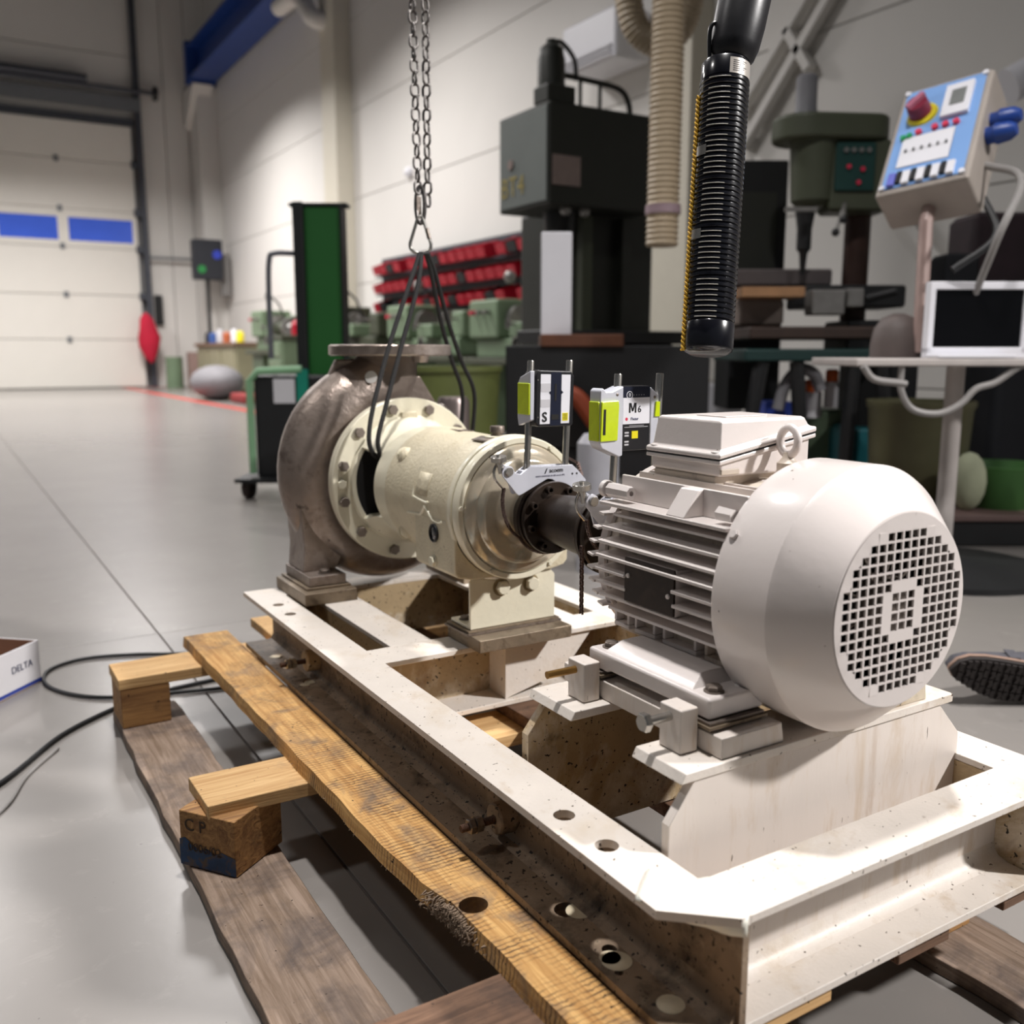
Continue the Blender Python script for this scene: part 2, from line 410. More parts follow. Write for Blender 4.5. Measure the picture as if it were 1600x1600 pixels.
# ring of the knot hole fitted between the two strips
m_ = 24; vs = []
for z in (.122, .144):
    for i in range(m_):
        a = 2 * PI * i / m_; vs.append((hx + hr * 1.0 * math.cos(a), hy + hr * .95 * math.sin(a), z))
    for i in range(m_):
        a = 2 * PI * i / m_; ca, sa = math.cos(a), math.sin(a); k = c / max(abs(ca), abs(sa))
        X = hx + k * ca; X = deck_left(hy) + (.003 if z > .13 else 0) if (ca < 0 and abs(ca) >= abs(sa) - 1e-6) else (.5035 if (ca > 0 and abs(ca) >= abs(sa) - 1e-6) else hx + k * ca * 1.0)
        if abs(sa) > abs(ca) + 1e-6: X = (hx + (X - hx) * ((.5035 - hx) / c)) if X > hx else (hx - (hx - X) * ((hx - deck_left(hy)) / c))
        vs.append((X, hy + k * sa, z))
fs = []
for i in range(m_):
    j = (i + 1) % m_; fs += [(i, j, m_ + j, m_ + i), (2 * m_ + i, 3 * m_ + i, 3 * m_ + j, 2 * m_ + j), (i, 2 * m_ + i, 2 * m_ + j, j), (m_ + i, m_ + j, 3 * m_ + j, 3 * m_ + i)]
hb.add(vs, fs)
lab(hb.build('deck_board', WA, pal, smooth=30), 'yellow sawn deck board with a knot hole and a torn edge')
# torn fibres beside the knot hole
FIB = paint('wood_fibre', '#8b7865', .9, var=.2, vscale=200)
fb = MB(); rnd = random.Random(3)
for k in range(420):
    y = rnd.gauss(.848, .022); x = deck_left(y) - .001; z = rnd.uniform(.121, .143)
    fb.tube([(x + .003, y, z), (x - rnd.uniform(.0005, .003), y + rnd.uniform(-.003, .003), z - rnd.uniform(0, .002)), (x - rnd.uniform(.001, .006), y + rnd.uniform(-.005, .005), z - rnd.uniform(-.001, .006))], [.0011, .0008, .0002], 4)
for k in range(90):
    y = rnd.uniform(.45, 1.5); x = deck_left(y) - .0005; z = rnd.uniform(.121, .128)
    fb.tube([(x + .002, y, z), (x - rnd.uniform(.0005, .0025), y + rnd.uniform(-.005, .005), z - rnd.uniform(0, .003))], [.0006, .0002], 3)
o = fb.build('splinters', FIB, pal); o['kind'] = 'stuff'
for (x0, x1, sd) in ((.575, .70, 8), (.80, .885, 9), (.985, 1.085, 10)):
    board(ragged(x0, x1, .545, 2.11, .0015, 20, sd), .122, .144, WC if x0 < .6 else WD, 'deck_board')

# ------------------------------------------------------------------ welded base frame
T, B_ = .262, .145; TH = .009
fr = thing('steel_base_frame', 'long welded channel base frame in chipped white paint lying on the pallet', 'frame', (.804, 1.2, B_))
# near side channel (open to the left)
top = MB(); holes = [(.536, 1.762, .011), (.535, 1.686, .011), (.534, .771, .012), (.535, .697, .0125)]
plate_with_holes(top, .505, .572, .60, 1.897, T - TH, T, holes)
top.prism([(.505, .60), (.572, .60), (.572, .536), (.561, .536), (.505, .585)], 'z', T - TH, T)
lab(top.build('top_flange', FRAME, fr), 'drilled top flange, cut off obliquely at the near corner')
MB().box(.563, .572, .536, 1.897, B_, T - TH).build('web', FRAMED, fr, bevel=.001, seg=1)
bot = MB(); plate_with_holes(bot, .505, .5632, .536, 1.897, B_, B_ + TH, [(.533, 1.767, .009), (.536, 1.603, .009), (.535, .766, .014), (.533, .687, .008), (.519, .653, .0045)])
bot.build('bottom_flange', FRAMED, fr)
fil = MB(); fil.prism([(.563, B_ + TH), (.545, B_ + TH), (.556, B_ + TH + .004), (.561, B_ + TH + .012), (.563, B_ + TH + .022)], 'y', .54, 1.89)
fil.prism([(.563, T - TH), (.556, T - TH - .002), (.561, T - TH - .006), (.563, T - TH - .014)], 'y', .62, 1.89)
fil.build('fillet', FRAMED, fr)
PLATE = paint('streaked_frame_paint', '#dcd3cb', .45, var=.05, vscale=9, dirt=[('#c0a684', .52, .74, 30, .55), ('#a07c50', .60, .78, 22, .6), ('#5f4630', .69, .80, 60, .7)], speck=('#4a3a2b', .74, 200), bump=.06, bscale=200, axis=(1, 1, .22))
PATCHM = paint('pale_patch', '#c9bda3', .5, var=.1, vscale=60)
for (x, y, r) in ((.545, .757, .0145), (.528, .668, .0155), (.5255, .676, .011), (.532, .592, .0135), (.54, 1.60, .011), (.527, 1.772, .011), (.526, 1.59, .009)):
    MB().lathe([(0, r), (.0004, r)], (x, y, B_ + TH), (0, 0, 1), 18).build('pale_disc', PATCHM, fr)  # pale round patches on the bottom flange
# far side channel (open to the right)
MB().box(1.037, 1.103, .536, 1.897, T - TH, T).build('top_flange', FRAME, fr, bevel=.0012, seg=1)
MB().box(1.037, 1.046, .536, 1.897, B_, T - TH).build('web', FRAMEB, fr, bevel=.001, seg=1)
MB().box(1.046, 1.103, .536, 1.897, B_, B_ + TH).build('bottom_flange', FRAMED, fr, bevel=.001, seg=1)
# near end channel (open towards the camera)
MB().box(.572, 1.037, .536, .602, T - TH, T).build('top_flange', FRAME, fr, bevel=.0012, seg=1)
MB().box(.572, 1.037, .593, .602, B_ + TH, T - TH).build('web', PLATE, fr)
MB().box(.572, 1.037, .536, .602, B_, B_ + TH).build('bottom_flange', FRAME, fr, bevel=.0012, seg=1)
fil = MB(); fil.prism([(.593, B_ + TH), (.575, B_ + TH), (.586, B_ + TH + .003), (.591, B_ + TH + .009), (.593, B_ + TH + .018)], 'x', .572, 1.037); fil.build('fillet', FRAME, fr)
# middle cross channel under the pump pedestal
MB().box(.572, 1.037, 1.33, 1.405, T - TH, T).build('top_flange', FRAME, fr, bevel=.0012, seg=1)
MB().box(.572, 1.037, 1.396, 1.405, B_ + TH, T - TH).build('web', FRAMEB, fr)
MB().box(.572, 1.037, 1.33, 1.405, B_, B_ + TH).build('bottom_flange', FRAME, fr, bevel=.0012, seg=1)
st = MB(); st.prism([(.80, B_ + TH), (.925, B_ + TH + .03), (.985, T - TH), (.80, T - TH)], 'y', 1.338, 1.346); st.box(.801, .808, 1.3465, 1.396, B_ + TH, T - TH)
st.build('stiffener', FRAME, fr, bevel=.001, seg=1)
# far end cross channel
MB().box(.572, 1.037, 1.83, 1.897, T - TH, T).build('top_flange', FRAME, fr, bevel=.0012, seg=1)
MB().box(.572, 1.037, 1.83, 1.839, B_, T - TH).build('web', FRAMEB, fr)
# inner longitudinal channels that carry the pump feet
for (a, b) in ((.615, .692), (.92, .99)):
    MB().box(a, b, 1.405, 1.83, T - TH, T).build('top_flange', FRAME, fr, bevel=.0012, seg=1)
    MB().box((a if a < .8 else b - .009), (a + .009 if a < .8 else b), 1.405, 1.83, B_, T - TH).build('web', FRAMEB, fr)
# stud discs with threaded studs
NUT = paint('nut_zinc', '#9a9690', .3, .9, var=.1, vscale=60)
def nut(parent, c, d, r, h, mat=NUT):
    b = MB(); b.lathe([(0, r * .9), (h * .12, r), (h * .88, r), (h, r * .9)], c, d, 6); return b.build('nut', mat, parent, smooth=25)
for (y, z, rough_) in ((1.625, .186, 0), (.930, .184, 1)):
    MB().lathe([(0, .0205), (.022, .020), (.024, .018), (.024, .006), (.010, .006)], (.5635, y, z), (-1, 0, 0), 28).build('boss', FRAMEB if not rough_ else FRAMED, fr)
    th = MB(); prof = [(0, .0045)]
    for k in range(22): prof += [(.001 + k * .0025, .0052), (.00225 + k * .0025, .0044)]
    th.lathe(prof, (.548, y, z), (-1, 0, 0), 14); th.build('stud', RUSTY, fr)
    m = NUT if not rough_ else STEELD
    nut(fr, (.522, y, z), (-1, 0, 0), .0098, .008, m)
    MB().lathe([(0, .0105), (.0015, .0105)], (.5135, y, z), (-1, 0, 0), 20).build('washer', m, fr)
    nut(fr, (.5115, y, z), (-1, 0, 0), .0098, .008, m)
# pump foot pads
for s in (0, 1):
    X = (lambda x: x) if not s else (lambda x: 1.608 - x)
    a, b = sorted((X(.576), X(.684)))
    MB().box(a, b, 1.718, 1.90, T, .286).build('foot_pad', CASTB, fr, bevel=.0015, seg=1)
MB().box(.723, .906, 1.29, 1.405, T + .0005, .284).build('pedestal_pad', CASTB, fr, bevel=.0015, seg=1)
# motor support: two transverse plates with chamfered shoulders and a folded seat on top
def outline(zb): return [(.577, zb), (1.044, zb), (1.041, .288), (.994, .337), (.966, .3405), (.622, .3405), (.613, .337), (.577, .291)]
MB().prism(outline(B_ + .002), 'y', .652, .664).build('support_plate', PLATE, fr, bevel=.001, seg=1)
MB().prism([(x, z) for x, z in outline(B_ + .002)], 'y', .912, .926).build('support_plate', FRAMEB, fr, bevel=.001, seg=1)
for (y0, y1) in ((.649, .728), (.838, .929)):
    st = MB(); st.prism([(.588, .332), (1.02, .332), (1.02, .343), (.594, .343)], 'y', y0, y1)
    st.build('seat_plate', FRAME, fr, bevel=.0015, seg=1)
for s in (0, 1):
    x0, x1 = (.645, .735) if not s else (.885, .975)
    MB().prism([(x0, .343), (x1, .343), (x1 - .004, .366), (x0, .366)], 'y', .654, .935).build('motor_rail', PLATE if not s else FRAMEB, fr, bevel=.0015, seg=1)
# jack blocks with their jack bolts
for (y0, y1) in ((.684, .719), (.853, .887)):
    MB().box(.617, .641, y0, y1, .343, .391).build('jack_block', PLATE, fr, bevel=.002, seg=1)
    MB().box(.967, .991, y0, y1, .343, .391).build('jack_block', PLATE, fr, bevel=.002, seg=1)
jb = MB(); jb.cyl((.647, .702, .380), (.588, .702, .380), .0048, n=16)
jb.build('jack_bolt_shank', STEEL, fr); o = bolt(fr, (.5885, .702, .380), (-1, 0, 0), .0105, STEEL, 'jack_bolt_head', washer=False)
jb = MB(); jb.cyl((.647, .871, .380), (.577, .871, .380), .0045, n=16)
lab(jb.build('jack_bolt_shank', BRASS, fr), 'yellowish zinc plated jack bolt without its head showing')
# masking tape stuck over the cut corner
tp = thing('masking_tape_strip', 'white masking tape stuck over the cut front corner of the base frame', 'tape', (.54, .57, T))
b = MB(); rows = 7; cols = 14
def tape_pt(u, v):
    # u 0..1 along the diagonal cut edge, v 0 inner rim on the flange .. 1 hanging over the edge
    ax, ay = .5045 + (.5675 - .5045) * u, .612 - (.612 - .5345) * u
    nx, ny = -.77, -.64
    rim = .044 - .008 * math.sin(u * 7) ; 
    if v < .55:
        k = (1 - v / .55); return (ax - nx * rim * k + .004 * math.sin(u * 9 + 1) * k, ay - ny * rim * k, T + .0012 + .0006 * math.sin(u * 23 + v * 9))
    k = (v - .55) / .45; drop = (.004 + .015 * u + .004 * math.sin(u * 3.1)) * k
    return (ax + nx * .003 * min(1, k * 3) , ay + ny * .003 * min(1, k * 3), T + .001 - drop - .001 * math.sin(u * 17) * k)
vs = [tape_pt(i / cols, j / rows) for j in range(rows + 1) for i in range(cols + 1)]
fs = [(j * (cols + 1) + i, j * (cols + 1) + i + 1, (j + 1) * (cols + 1) + i + 1, (j + 1) * (cols + 1) + i) for j in range(rows) for i in range(cols)]
b.add(vs, fs); o = b.build('strip', TAPE, tp, smooth=60); s_ = o.modifiers.new('solid', 'SOLIDIFY'); s_.thickness = .0006; s_.offset = 1

# ------------------------------------------------------------------ electric motor
AX, AZ = .81, .494
mo = thing('electric_motor', 'big off-white finned electric motor with terminal box and round fan cover', 'motor', (AX, .78, .376))
b = MB(); b.lathe([(.69, .112), (.925, .112), (.93, .105), (.945, .09), (.955, .05), (.955, .022)], (AX, 0, AZ), (0, 1, 0), 48); b.build('stator_body', MOTORD, mo)
# drive end shield with stub ribs
b = MB(); b.lathe([(.918, .118), (.93, .118), (.932, .113), (.918, .113)], (AX, 0, AZ), (0, 1, 0), 48); b.build('end_shield', MOTOR, mo)
MB().lathe([(.955, .021), (1.02, .021), (1.02, 0)], (AX, 0, AZ), (0, 1, 0), 24).build('shaft', STEELD, mo)
# cooling fins left and right
ZF = [.556, .5395, .523, .5065, .490, .4735, .457, .4405]
for s in (-1, 1):
    for k, z in enumerate(ZF):
        dz = z - AZ; w = math.sqrt(max(0, .1405 ** 2 - (dz * 1.15) ** 2)) - .0005
        x0, x1 = AX + s * .095, AX + s * w
        c_ = .92 - (.012 if abs(dz) < .05 else .022)
        y_near = .702
        runs = [(y_near, c_)]
        if s < 0 and k in (4, 5): runs = [(y_near, .768), (.851, c_)]
        for (ya, yb) in runs:
            f = MB(); a, bb_ = sorted((x0, x1))
            t0, t1 = .0042, .0019
            sx = x1; 
            f.prism([(x0, z - t0), (x1, z - t1), (x1, z + t1), (x0, z + t0)], 'y', ya, yb)
            f.build('fin', MOTOR, mo, bevel=.0008, seg=1)
# short radial ribs at the drive end under each fin
for s in (-1, 1):
    for k, z in enumerate(ZF):
        dz = z - AZ - .004; w = math.sqrt(max(0, .134 ** 2 - (dz * 1.15) ** 2))
        f = MB(); a, bb_ = sorted((AX + s * .09, AX + s * w)); f.prism([(a, .921), (bb_, .921), (bb_ - (.006 if s > 0 else 0), .94), (a + (.006 if s < 0 else 0), .94)], 'z', z - .006, z - .0035)
        f.build('rib', MOTOR, mo)
# name plate on the left side
NPL = paint('oxidised_name_plate', '#2a211c', .45, .3, var=.2, vscale=60, dirt=[('#3f3128', .5, .7, 40, .6)])
MB().box(.6735, .677, .766, .8535, .4605, .513).build('name_plate', NPL, mo, bevel=.0008, seg=1)
for (y, z) in ((.775, .4825), (.846, .492)):
    MB().lathe([(0, .003), (.0015, .0026), (.002, 0)], (.6735, y, z), (-1, 0, 0), 12).build('rivet', MOTOR, mo)
MB().box(.677, .70, .766, .8535, .4605, .466).build('plate_ledge', MOTOR, mo)
MB().box(.677, .70, .766, .8535, .508, .513).build('plate_ledge', MOTOR, mo)
MB().box(.6765, .70, .7655, .7685, .4605, .513).build('plate_ledge', MOTOR, mo)
# trough along each shoulder: shelf, upstand, wedge rib, threaded boss
for s in (-1, 1):
    X = lambda x: x if s < 0 else 2 * AX - x
    def bx(x0, x1, *r): a, c = sorted((X(x0), X(x1))); return MB().box(a, c, *r)
    bx(.683, .72, .70, .918, .566, .5705).build('trough_shelf', MOTOR, mo, bevel=.001, seg=1)
    bx(.713, .718, .70, .912, .5705, .6015).build('trough_upstand', MOTOR, mo, bevel=.001, seg=1)
    w = MB(); w.prism([(X(.684), .5705), (X(.7135), .5705), (X(.7135), .6015), (X(.706), .600)], 'y', .766, .796); w.build('wedge_rib', MOTOR, mo, bevel=.0015, seg=2)
    w = MB(); w.lathe([(0, .0095), (.036, .0088), (.04, .0075), (.04, .0032), (.028, .0032)], (X(.699), .915, .583), (0, -1, 0), 8, up=(.92, 0, .38)); w.build('threaded_boss', MOTOR, mo, smooth=20)
    MB().lathe([(0, .0105), (.008, .0105)], (X(.697), .925, .584), (0, -1, 0), 20).build('boss_foot', MOTOR, mo, bevel=.001, seg=1)
    MB().lathe([(0, .0085), (.022, .0075)], (X(.70), .726, .581), (0, -1, 0), 6).build('threaded_boss', MOTOR, mo, smooth=20)
# crown of the body below the box with low ribs
MB().box(.72, .90, .70, .91, .56, .594).build('crown', MOTORD, mo, bevel=.002, seg=1)
for x in (.735, .752, .868, .885):
    MB().box(x, x + .004, .702, .905, .594, .6045).build('rib', MOTOR, mo)
MB().box(.738, .882, .775, .882, .594, .6125).build('box_neck', MOTORD, mo, bevel=.002, seg=1)
# terminal box, split along a plane that rises to the right
tb = MB().prism([(.7365, .612), (.8795, .611), (.8795, .6555), (.7365, .6315)], 'y', .767, .886).build('terminal_box', MOTOR, mo, bevel=.004, seg=3)
g_ = MB().prism([(.7325, .6308), (.8848, .6557), (.8848, .6570), (.7325, .6322)], 'y', .7635, .8895).build('gasket', BLACK, tb)
MB().prism([(.7320, .6258), (.8850, .6505), (.8850, .6557), (.7320, .6308)], 'y', .763, .890).build('box_rim', MOTOR, tb, bevel=.0015, seg=2)
lid = MB()
zs = lambda x: .6322 + (x - .7315) * (.6574 - .6322) / (.8855 - .7315)
x0, x1, y0, y1 = .7315, .8855, .7625, .8905
q = []
def ring(dx, dz, top=None): return [(x0 + dx, y0 + dx), (x1 - dx, y0 + dx), (x1 - dx, y1 - dx), (x0 + dx, y1 - dx)]
lv = []
for (dx, f) in ((0, lambda x: zs(x)), (0, lambda x: zs(x) + .006), (.006, lambda x: zs(x) + .0075), (.010, lambda x: .6735), (.0125, lambda x: .6752)):
    for (x, y) in ring(dx, 0): lv.append((x, y, f(x)))
fs = [(3, 2, 1, 0)] + [(k * 4 + i, k * 4 + (i + 1) % 4, k * 4 + 4 + (i + 1) % 4, k * 4 + 4 + i) for k in range(4) for i in range(4)] + [(16, 17, 18, 19)]
lid.add(lv, fs); ld = lid.build('box_lid', MOTOR, mo, bevel=.0022, seg=3)
MB().box(.775, .842, .80, .85, .6752, .6768).build('lid_patch', MOTOR, ld, bevel=.0008, seg=1)
for (x, y) in ((.743, .774), (.743, .879), (.8755, .774), (.8755, .879)):
    # corner towers with sunk screws
    MB().lathe([(0, .0105), (.0055, .0105)], (x, y, zs(x) + .001), (0, 0, 1), 20).build('screw_land', MOTOR, ld, bevel=.001, seg=1)
    bolt(ld, (x - .0015 if x < .8 else x + .0015, y - .001 if y < .8 else y + .001, zs(x) + .0062), (0, 0, 1), .0042, STEELD, 'lid_screw', washer=False)
for (x, y, s) in ((.748, .7655, 1),):
    w = MB(); w.prism([(x - .011, .6145), (x + .017, .6145), (x + .017, .621), (x - .011, .621)], 'y', .7645, .768); w.build('cable_pad', MOTORD, tb, bevel=.001, seg=1)
# lifting eye
ly, lx = .745, .820
ey = thing_eye = MB(); ring_ = [(lx, ly + .0130 * math.sin(a), .6505 + .0155 * math.cos(a)) for a in [2 * PI * i / 32 for i in range(32)]]
e1 = MB().tube(ring_, .0048, 12, closed=True).build('lifting_eye', MOTOR, mo)
MB().lathe([(.603, .0135), (.616, .013), (.618, .0125), (.626, .0125), (.628, .010), (.632, .0065), (.638, .0055)], (lx, ly, 0), (0, 0, 1), 24).build('eye_collar', MOTORD, e1)
MB().box(.795, .845, .722, .762, .594, .606).build('eye_seat', MOTOR, mo, bevel=.0015, seg=1)
# fan cover
fc = MB(); fc.lathe([(.702, .1375), (.702, .141), (.6975, .1425), (.626, .1425), (.6205, .1395), (.583, .1045), (.5795, .1015), (.5785, .0985), (.5805, .0975), (.585, .101), (.620, .1355), (.70, .1385)], (AX, 0, AZ), (0, 1, 0), 96)
cov = fc.build('fan_cover', MOTOR, mo, smooth=28)
MB().lathe([(.62, .095), (.62, 0)], (AX, 0, AZ), (0, 1, 0), 40).build('fan_shade_disc', DARK, mo)  # near-black disc, painted shade of the cover's interior
MB().lathe([(.583, .03), (.60, .034), (.61, .034)], (AX, 0, AZ), (0, 1, 0), 24).build('fan_hub', STEELD, mo)
for k in range(9):
    a = 2 * PI * k / 9; w = MB(); w.box(.03, .092, -.0012, .0012, 0, .018, Matrix.Translation((AX, .602, AZ)) @ Matrix.Rotation(a, 4, 'Y') @ Matrix.Rotation(R(-90), 4, 'X'))
    w.build('fan_blade', STEELD, mo)
# grille: square holes in 15 columns and 16 rows, a square collar of solid cells about the middle
GX, GZ = .01225, .01035
gr = MB(); nC, nR = 15, 16
rowspan = {0: 5, 1: 9, 2: 11, 3: 13, 4: 13, 5: 15, 6: 15, 7: 15, 8: 15, 9: 15, 10: 15, 11: 13, 12: 13, 13: 11, 14: 9, 15: 5}
Y0, Y1 = .5772, .5792; yb = Y0
hx_, hz_ = GX * .40, GZ * .395
holes_n = 0
for r in range(nR):
    for c in range(nC):
        cx = AX + (c - 7) * GX; cz = AZ + (7.5 - r) * GZ; span = rowspan[r]; hole = abs(c - 7) <= span // 2
        rr_, cc_ = r - 7.5, c - 7
        if hole and abs(rr_) < 2.6 and abs(cc_) <= 2:
            inner = abs(rr_) < 1.6 and abs(cc_) <= 1
            corner = abs(rr_) > 2.1 and abs(cc_) == 2
            if not inner and not corner: hole = False
            if inner and False: hole = True
        if math.hypot(cx - AX, cz - AZ) > .104 and not hole: continue
        if not hole:
            if math.hypot(abs(cx - AX) + GX / 2, abs(cz - AZ) + GZ / 2) < .0975: gr.box(cx - GX / 2, cx + GX / 2, Y0, Y1, cz - GZ / 2, cz + GZ / 2)
            continue
        o4 = [(cx - GX / 2, cz - GZ / 2), (cx + GX / 2, cz - GZ / 2), (cx + GX / 2, cz + GZ / 2), (cx - GX / 2, cz + GZ / 2)]
        i4 = [(cx - hx_, cz - hz_), (cx + hx_, cz - hz_), (cx + hx_, cz + hz_), (cx - hx_, cz + hz_)]
        vv = [(p[0], y, p[1]) for y in (Y0, Y1) for p in o4] + [(p[0], y, p[1]) for y in (Y0, Y1) for p in i4]
        ff = []
        for i in range(4):
            j = (i + 1) % 4; ff += [(i, j, 8 + j, 8 + i), (4 + i, 12 + i, 12 + j, 4 + j), (8 + i, 8 + j, 12 + j, 12 + i)]
        gr.add(vv, ff)
grl = gr.build('grille', MOTOR, cov, smooth=0); grl['kind'] = 'stuff'
# rim between the stepped grid and the cone
n = 120; vs = []; fs = []
for i in range(n):
    a = 2 * PI * i / n; ca, sa = math.cos(a), math.sin(a)
    # inner edge follows the stepped outline
    r_in = .0
    k = .02
    while k < .0985:
        px_, pz_ = k * ca, k * sa
        c = round(px_ / GX) + 7; r = int(round(7.5 - pz_ / GZ))
        ok = 0 <= r < 16 and abs(c - 7) <= rowspan.get(r, -2) // 2
        if ok: r_in = k
        k += .0006
    vs += [(AX + (r_in + .0004) * ca, Y0 + .00003, AZ + (r_in + .0004) * sa), (AX + .1 * ca, Y0 + .0009, AZ + .1 * sa)]
for i in range(n):
    j = (i + 1) % n; fs.append((2 * i, 2 * i + 1, 2 * j + 1, 2 * j))
MB().add(vs, fs).build('grille_rim', MOTOR, cov, smooth=60)
for (a, y) in ((150, .690), (222, .692), (30, .69), (-42, .692)):
    d = V(math.cos(R(a)), 0, math.sin(R(a)))
    bolt(cov, V(AX, y, AZ) + d * .1415, d, .0052, MOTOR, 'cover_screw')
# feet
for s in (-1, 1):
    X = lambda x: x if s < 0 else 2 * AX - x
    ft = MB(); P = [(X(.647), .676), (X(.647), .886), (X(.725), .886), (X(.725), .676)]
    if s > 0: P = P[::-1]
    # slab with an arch between the two shims
    ft.prism([(.676, .3765), (.712, .3765), (.718, .3795), (.845, .3795), (.851, .3765), (.886, .3765), (.886, .400), (.676, .400)], 'x', X(.647), X(.725))
    foot = ft.build('foot', MOTOR, mo, bevel=.004, seg=3)
    ft = MB()
    vs = []
    for (y0, y1, xa, xb, z) in ((.706, .860, .650, .72, .399), (.716, .852, .671, .74, .4125), (.716, .852, .684, .76, .4135)):
        vs += [(X(xa), y0, z), (X(xa), y1, z), (X(xb), y1, z), (X(xb), y0, z)]
    ft.add(vs, [(0, 1, 2, 3)] + [(k * 4 + i, k * 4 + (i + 1) % 4, k * 4 + 4 + (i + 1) % 4, k * 4 + 4 + i) for k in range(2) for i in range(4)] + [(8, 9, 10, 11)])
    ft.build('foot_gusset', MOTOR, foot, bevel=.003, seg=2)
    for y in (.692, .868): bolt(foot, (X(.668), y, .4), (0, 0, 1), .0088, STEELD, 'foot_bolt')
    # pocketed rail between the foot and the lowest fin
    rl = MB()
    for (y0, y1) in ((.702, .745), (.758, .816), (.829, .868), (.878, .908)):
        rb = MB(); a_, c_ = sorted((X(.702), X(.75)))
        rb.box(a_, c_, y0, y1, .413, .419); rb.box(a_, c_, y0, y0 + .005, .419, .438); rb.box(a_, c_, y1 - .005, y1, .419, .438)
        rb.build('rail_pocket', MOTOR, mo, bevel=.0012, seg=1) if y0 != .702 else rb.build('rail_pocket', MOTORD, mo, bevel=.0012, seg=1)
    a_, c_ = sorted((X(.715), X(.78))); MB().box(a_, c_, .70, .91, .405, .44).build('lower_rail', MOTORD, mo)
    for (y0, y1, e) in ((.668, .709, 0), (.853, .892, 0)):
        for t in range(3):
            z = .3665 + t * .0033; d = (.004, 0, .0025)[t]
            a_, c_ = sorted((X(.641 + d), X(.723 - d)))
            MB().box(a_, c_, y0 + d, y1 + d * .5, z, z + .0031).build('shim', STEELD if t != 1 else CASTB, fr)

# ------------------------------------------------------------------ coupling between motor and pump
cp = thing('shaft_coupling', 'dark brown steel spacer coupling between the pump and the motor', 'coupling', (AX, 1.14, AZ - .06))
MB().lathe([(1.262, .030), (1.262, .036), (1.235, .036), (1.235, .057), (1.222, .059), (1.217, .0565), (1.217, .04)], (AX, 0, AZ), (0, 1, 0), 48).build('pump_hub', COUP, cp)
MB().lathe([(1.2165, .054), (1.207, .0575), (1.203, .0565), (1.203, .037), (1.198, .0375), (1.125, .0435), (1.085, .0455), (1.078, .052), (1.064, .0605), (1.058, .0605), (1.058, .04)], (AX, 0, AZ), (0, 1, 0), 48).build('spacer', COUP, cp)
MB().lathe([(1.0575, .057), (1.047, .0605), (1.043, .059), (1.04, .034), (.985, .034), (.985, .0212)], (AX, 0, AZ), (0, 1, 0), 48).build('motor_hub', COUP, cp)
for k in range(8):
    a = 2 * PI * (k + .35) / 8; d = V(math.cos(a), 0, math.sin(a))
    w = MB(); w.lathe([(0, .0058), (.009, .0058), (.009, .0035), (.003, .0035)], V(AX, 1.2035, AZ) + d * .0475, (0, -1, 0), 18); w.build('cap_screw', COUP, cp)

# ------------------------------------------------------------------ pump
pu = thing('centrifugal_pump', 'centrifugal pump with bare steel volute and cream bearing housing on the base frame', 'pump', (AX, 1.6, .286))
# volute: spiral tube from the tongue round to the upright discharge neck
path = []; rad = []
yc = 1.845
for i in range(41):
    th = R(48) - (R(48) + R(228)) * i / 40; k = i / 40
    rm = .163 + .006 * k; r = .034 + .043 * k
    path.append(V(AX + rm * math.cos(th), yc, AZ + rm * math.sin(th))); rad.append(r)
neck = spline([path[-1], V(.728, yc, .645), V(.775, yc, .672), V(.805, yc, .70), V(.812, yc, .725), V(.813, yc, .742)], 6)[1:]
m = len(neck)
for i, p in enumerate(neck): path.append(p); rad.append(.077 + (.064 - .077) * min(1, (i + 1) / m))
b = MB(); n = 24; vs = []
for i, p in enumerate(path):
    t = (path[min(i + 1, len(path) - 1)] - path[max(i - 1, 0)]).normalized(); w = V(0, 1, 0); u = t.cross(w).normalized()
    for k in range(n):
        a = 2 * PI * k / n; vs.append(p + (u * math.cos(a) + w * math.sin(a) * .92) * rad[i])
fs = [(i * n + k, i * n + (k + 1) % n, (i + 1) * n + (k + 1) % n, (i + 1) * n + k) for i in range(len(path) - 1) for k in range(n)]
fs += [tuple(range(n - 1, -1, -1)), tuple(range((len(path) - 1) * n, len(path) * n))]
b.add(vs, fs)
vol = b.build('volute', CAST, pu, smooth=60)
MB().lathe([(yc - .045, .0), (yc - .045, .16), (yc + .05, .16), (yc + .05, 0)], (AX, 0, AZ), (0, 1, 0), 48).build('casing_wall', CAST, vol)
MB().lathe([(1.76, .142), (1.762, .15), (1.775, .152), (1.80, .145)], (AX, 0, AZ), (0, 1, 0), 64).build('casing_rim', CAST, vol)
# web and rib beside the neck
w = MB(); w.prism([(.85, .70), (.885, .70), (.95, .60), (.86, .60)], 'y', yc - .012, yc + .012); w.build('neck_rib', CAST, vol, bevel=.003)
w = MB(); w.prism([(.70, .735), (.745, .735), (.745, .66), (.66, .66)], 'y', yc - .008, yc + .008) ; w.build('neck_rib', CAST, vol, bevel=.003)
fl2 = MB(); fl2.lathe([(.742, .0675), (.742, .125), (.745, .1275), (.762, .1275), (.765, .125), (.765, .055), (.742, .055)], (.822, yc, 0), (0, 0, 1), 64)
fg = fl2.build('discharge_flange', CAST, pu, bevel=.0015, seg=1)
MB().lathe([(0, .018), (.014, .015), (.014, 0)], (.838, yc - .112, .743), (0, 0, -1), 20).build('boss', CAST, fg)
PAT = paint('white_paint_dot', '#e6e4e0', .5)
MB().lathe([(0, .0125), (.0015, .0125)], V(.751, yc - .0635, .7), V(-.55, -.8, .25), 24).build('paint_dot', PAT, vol)
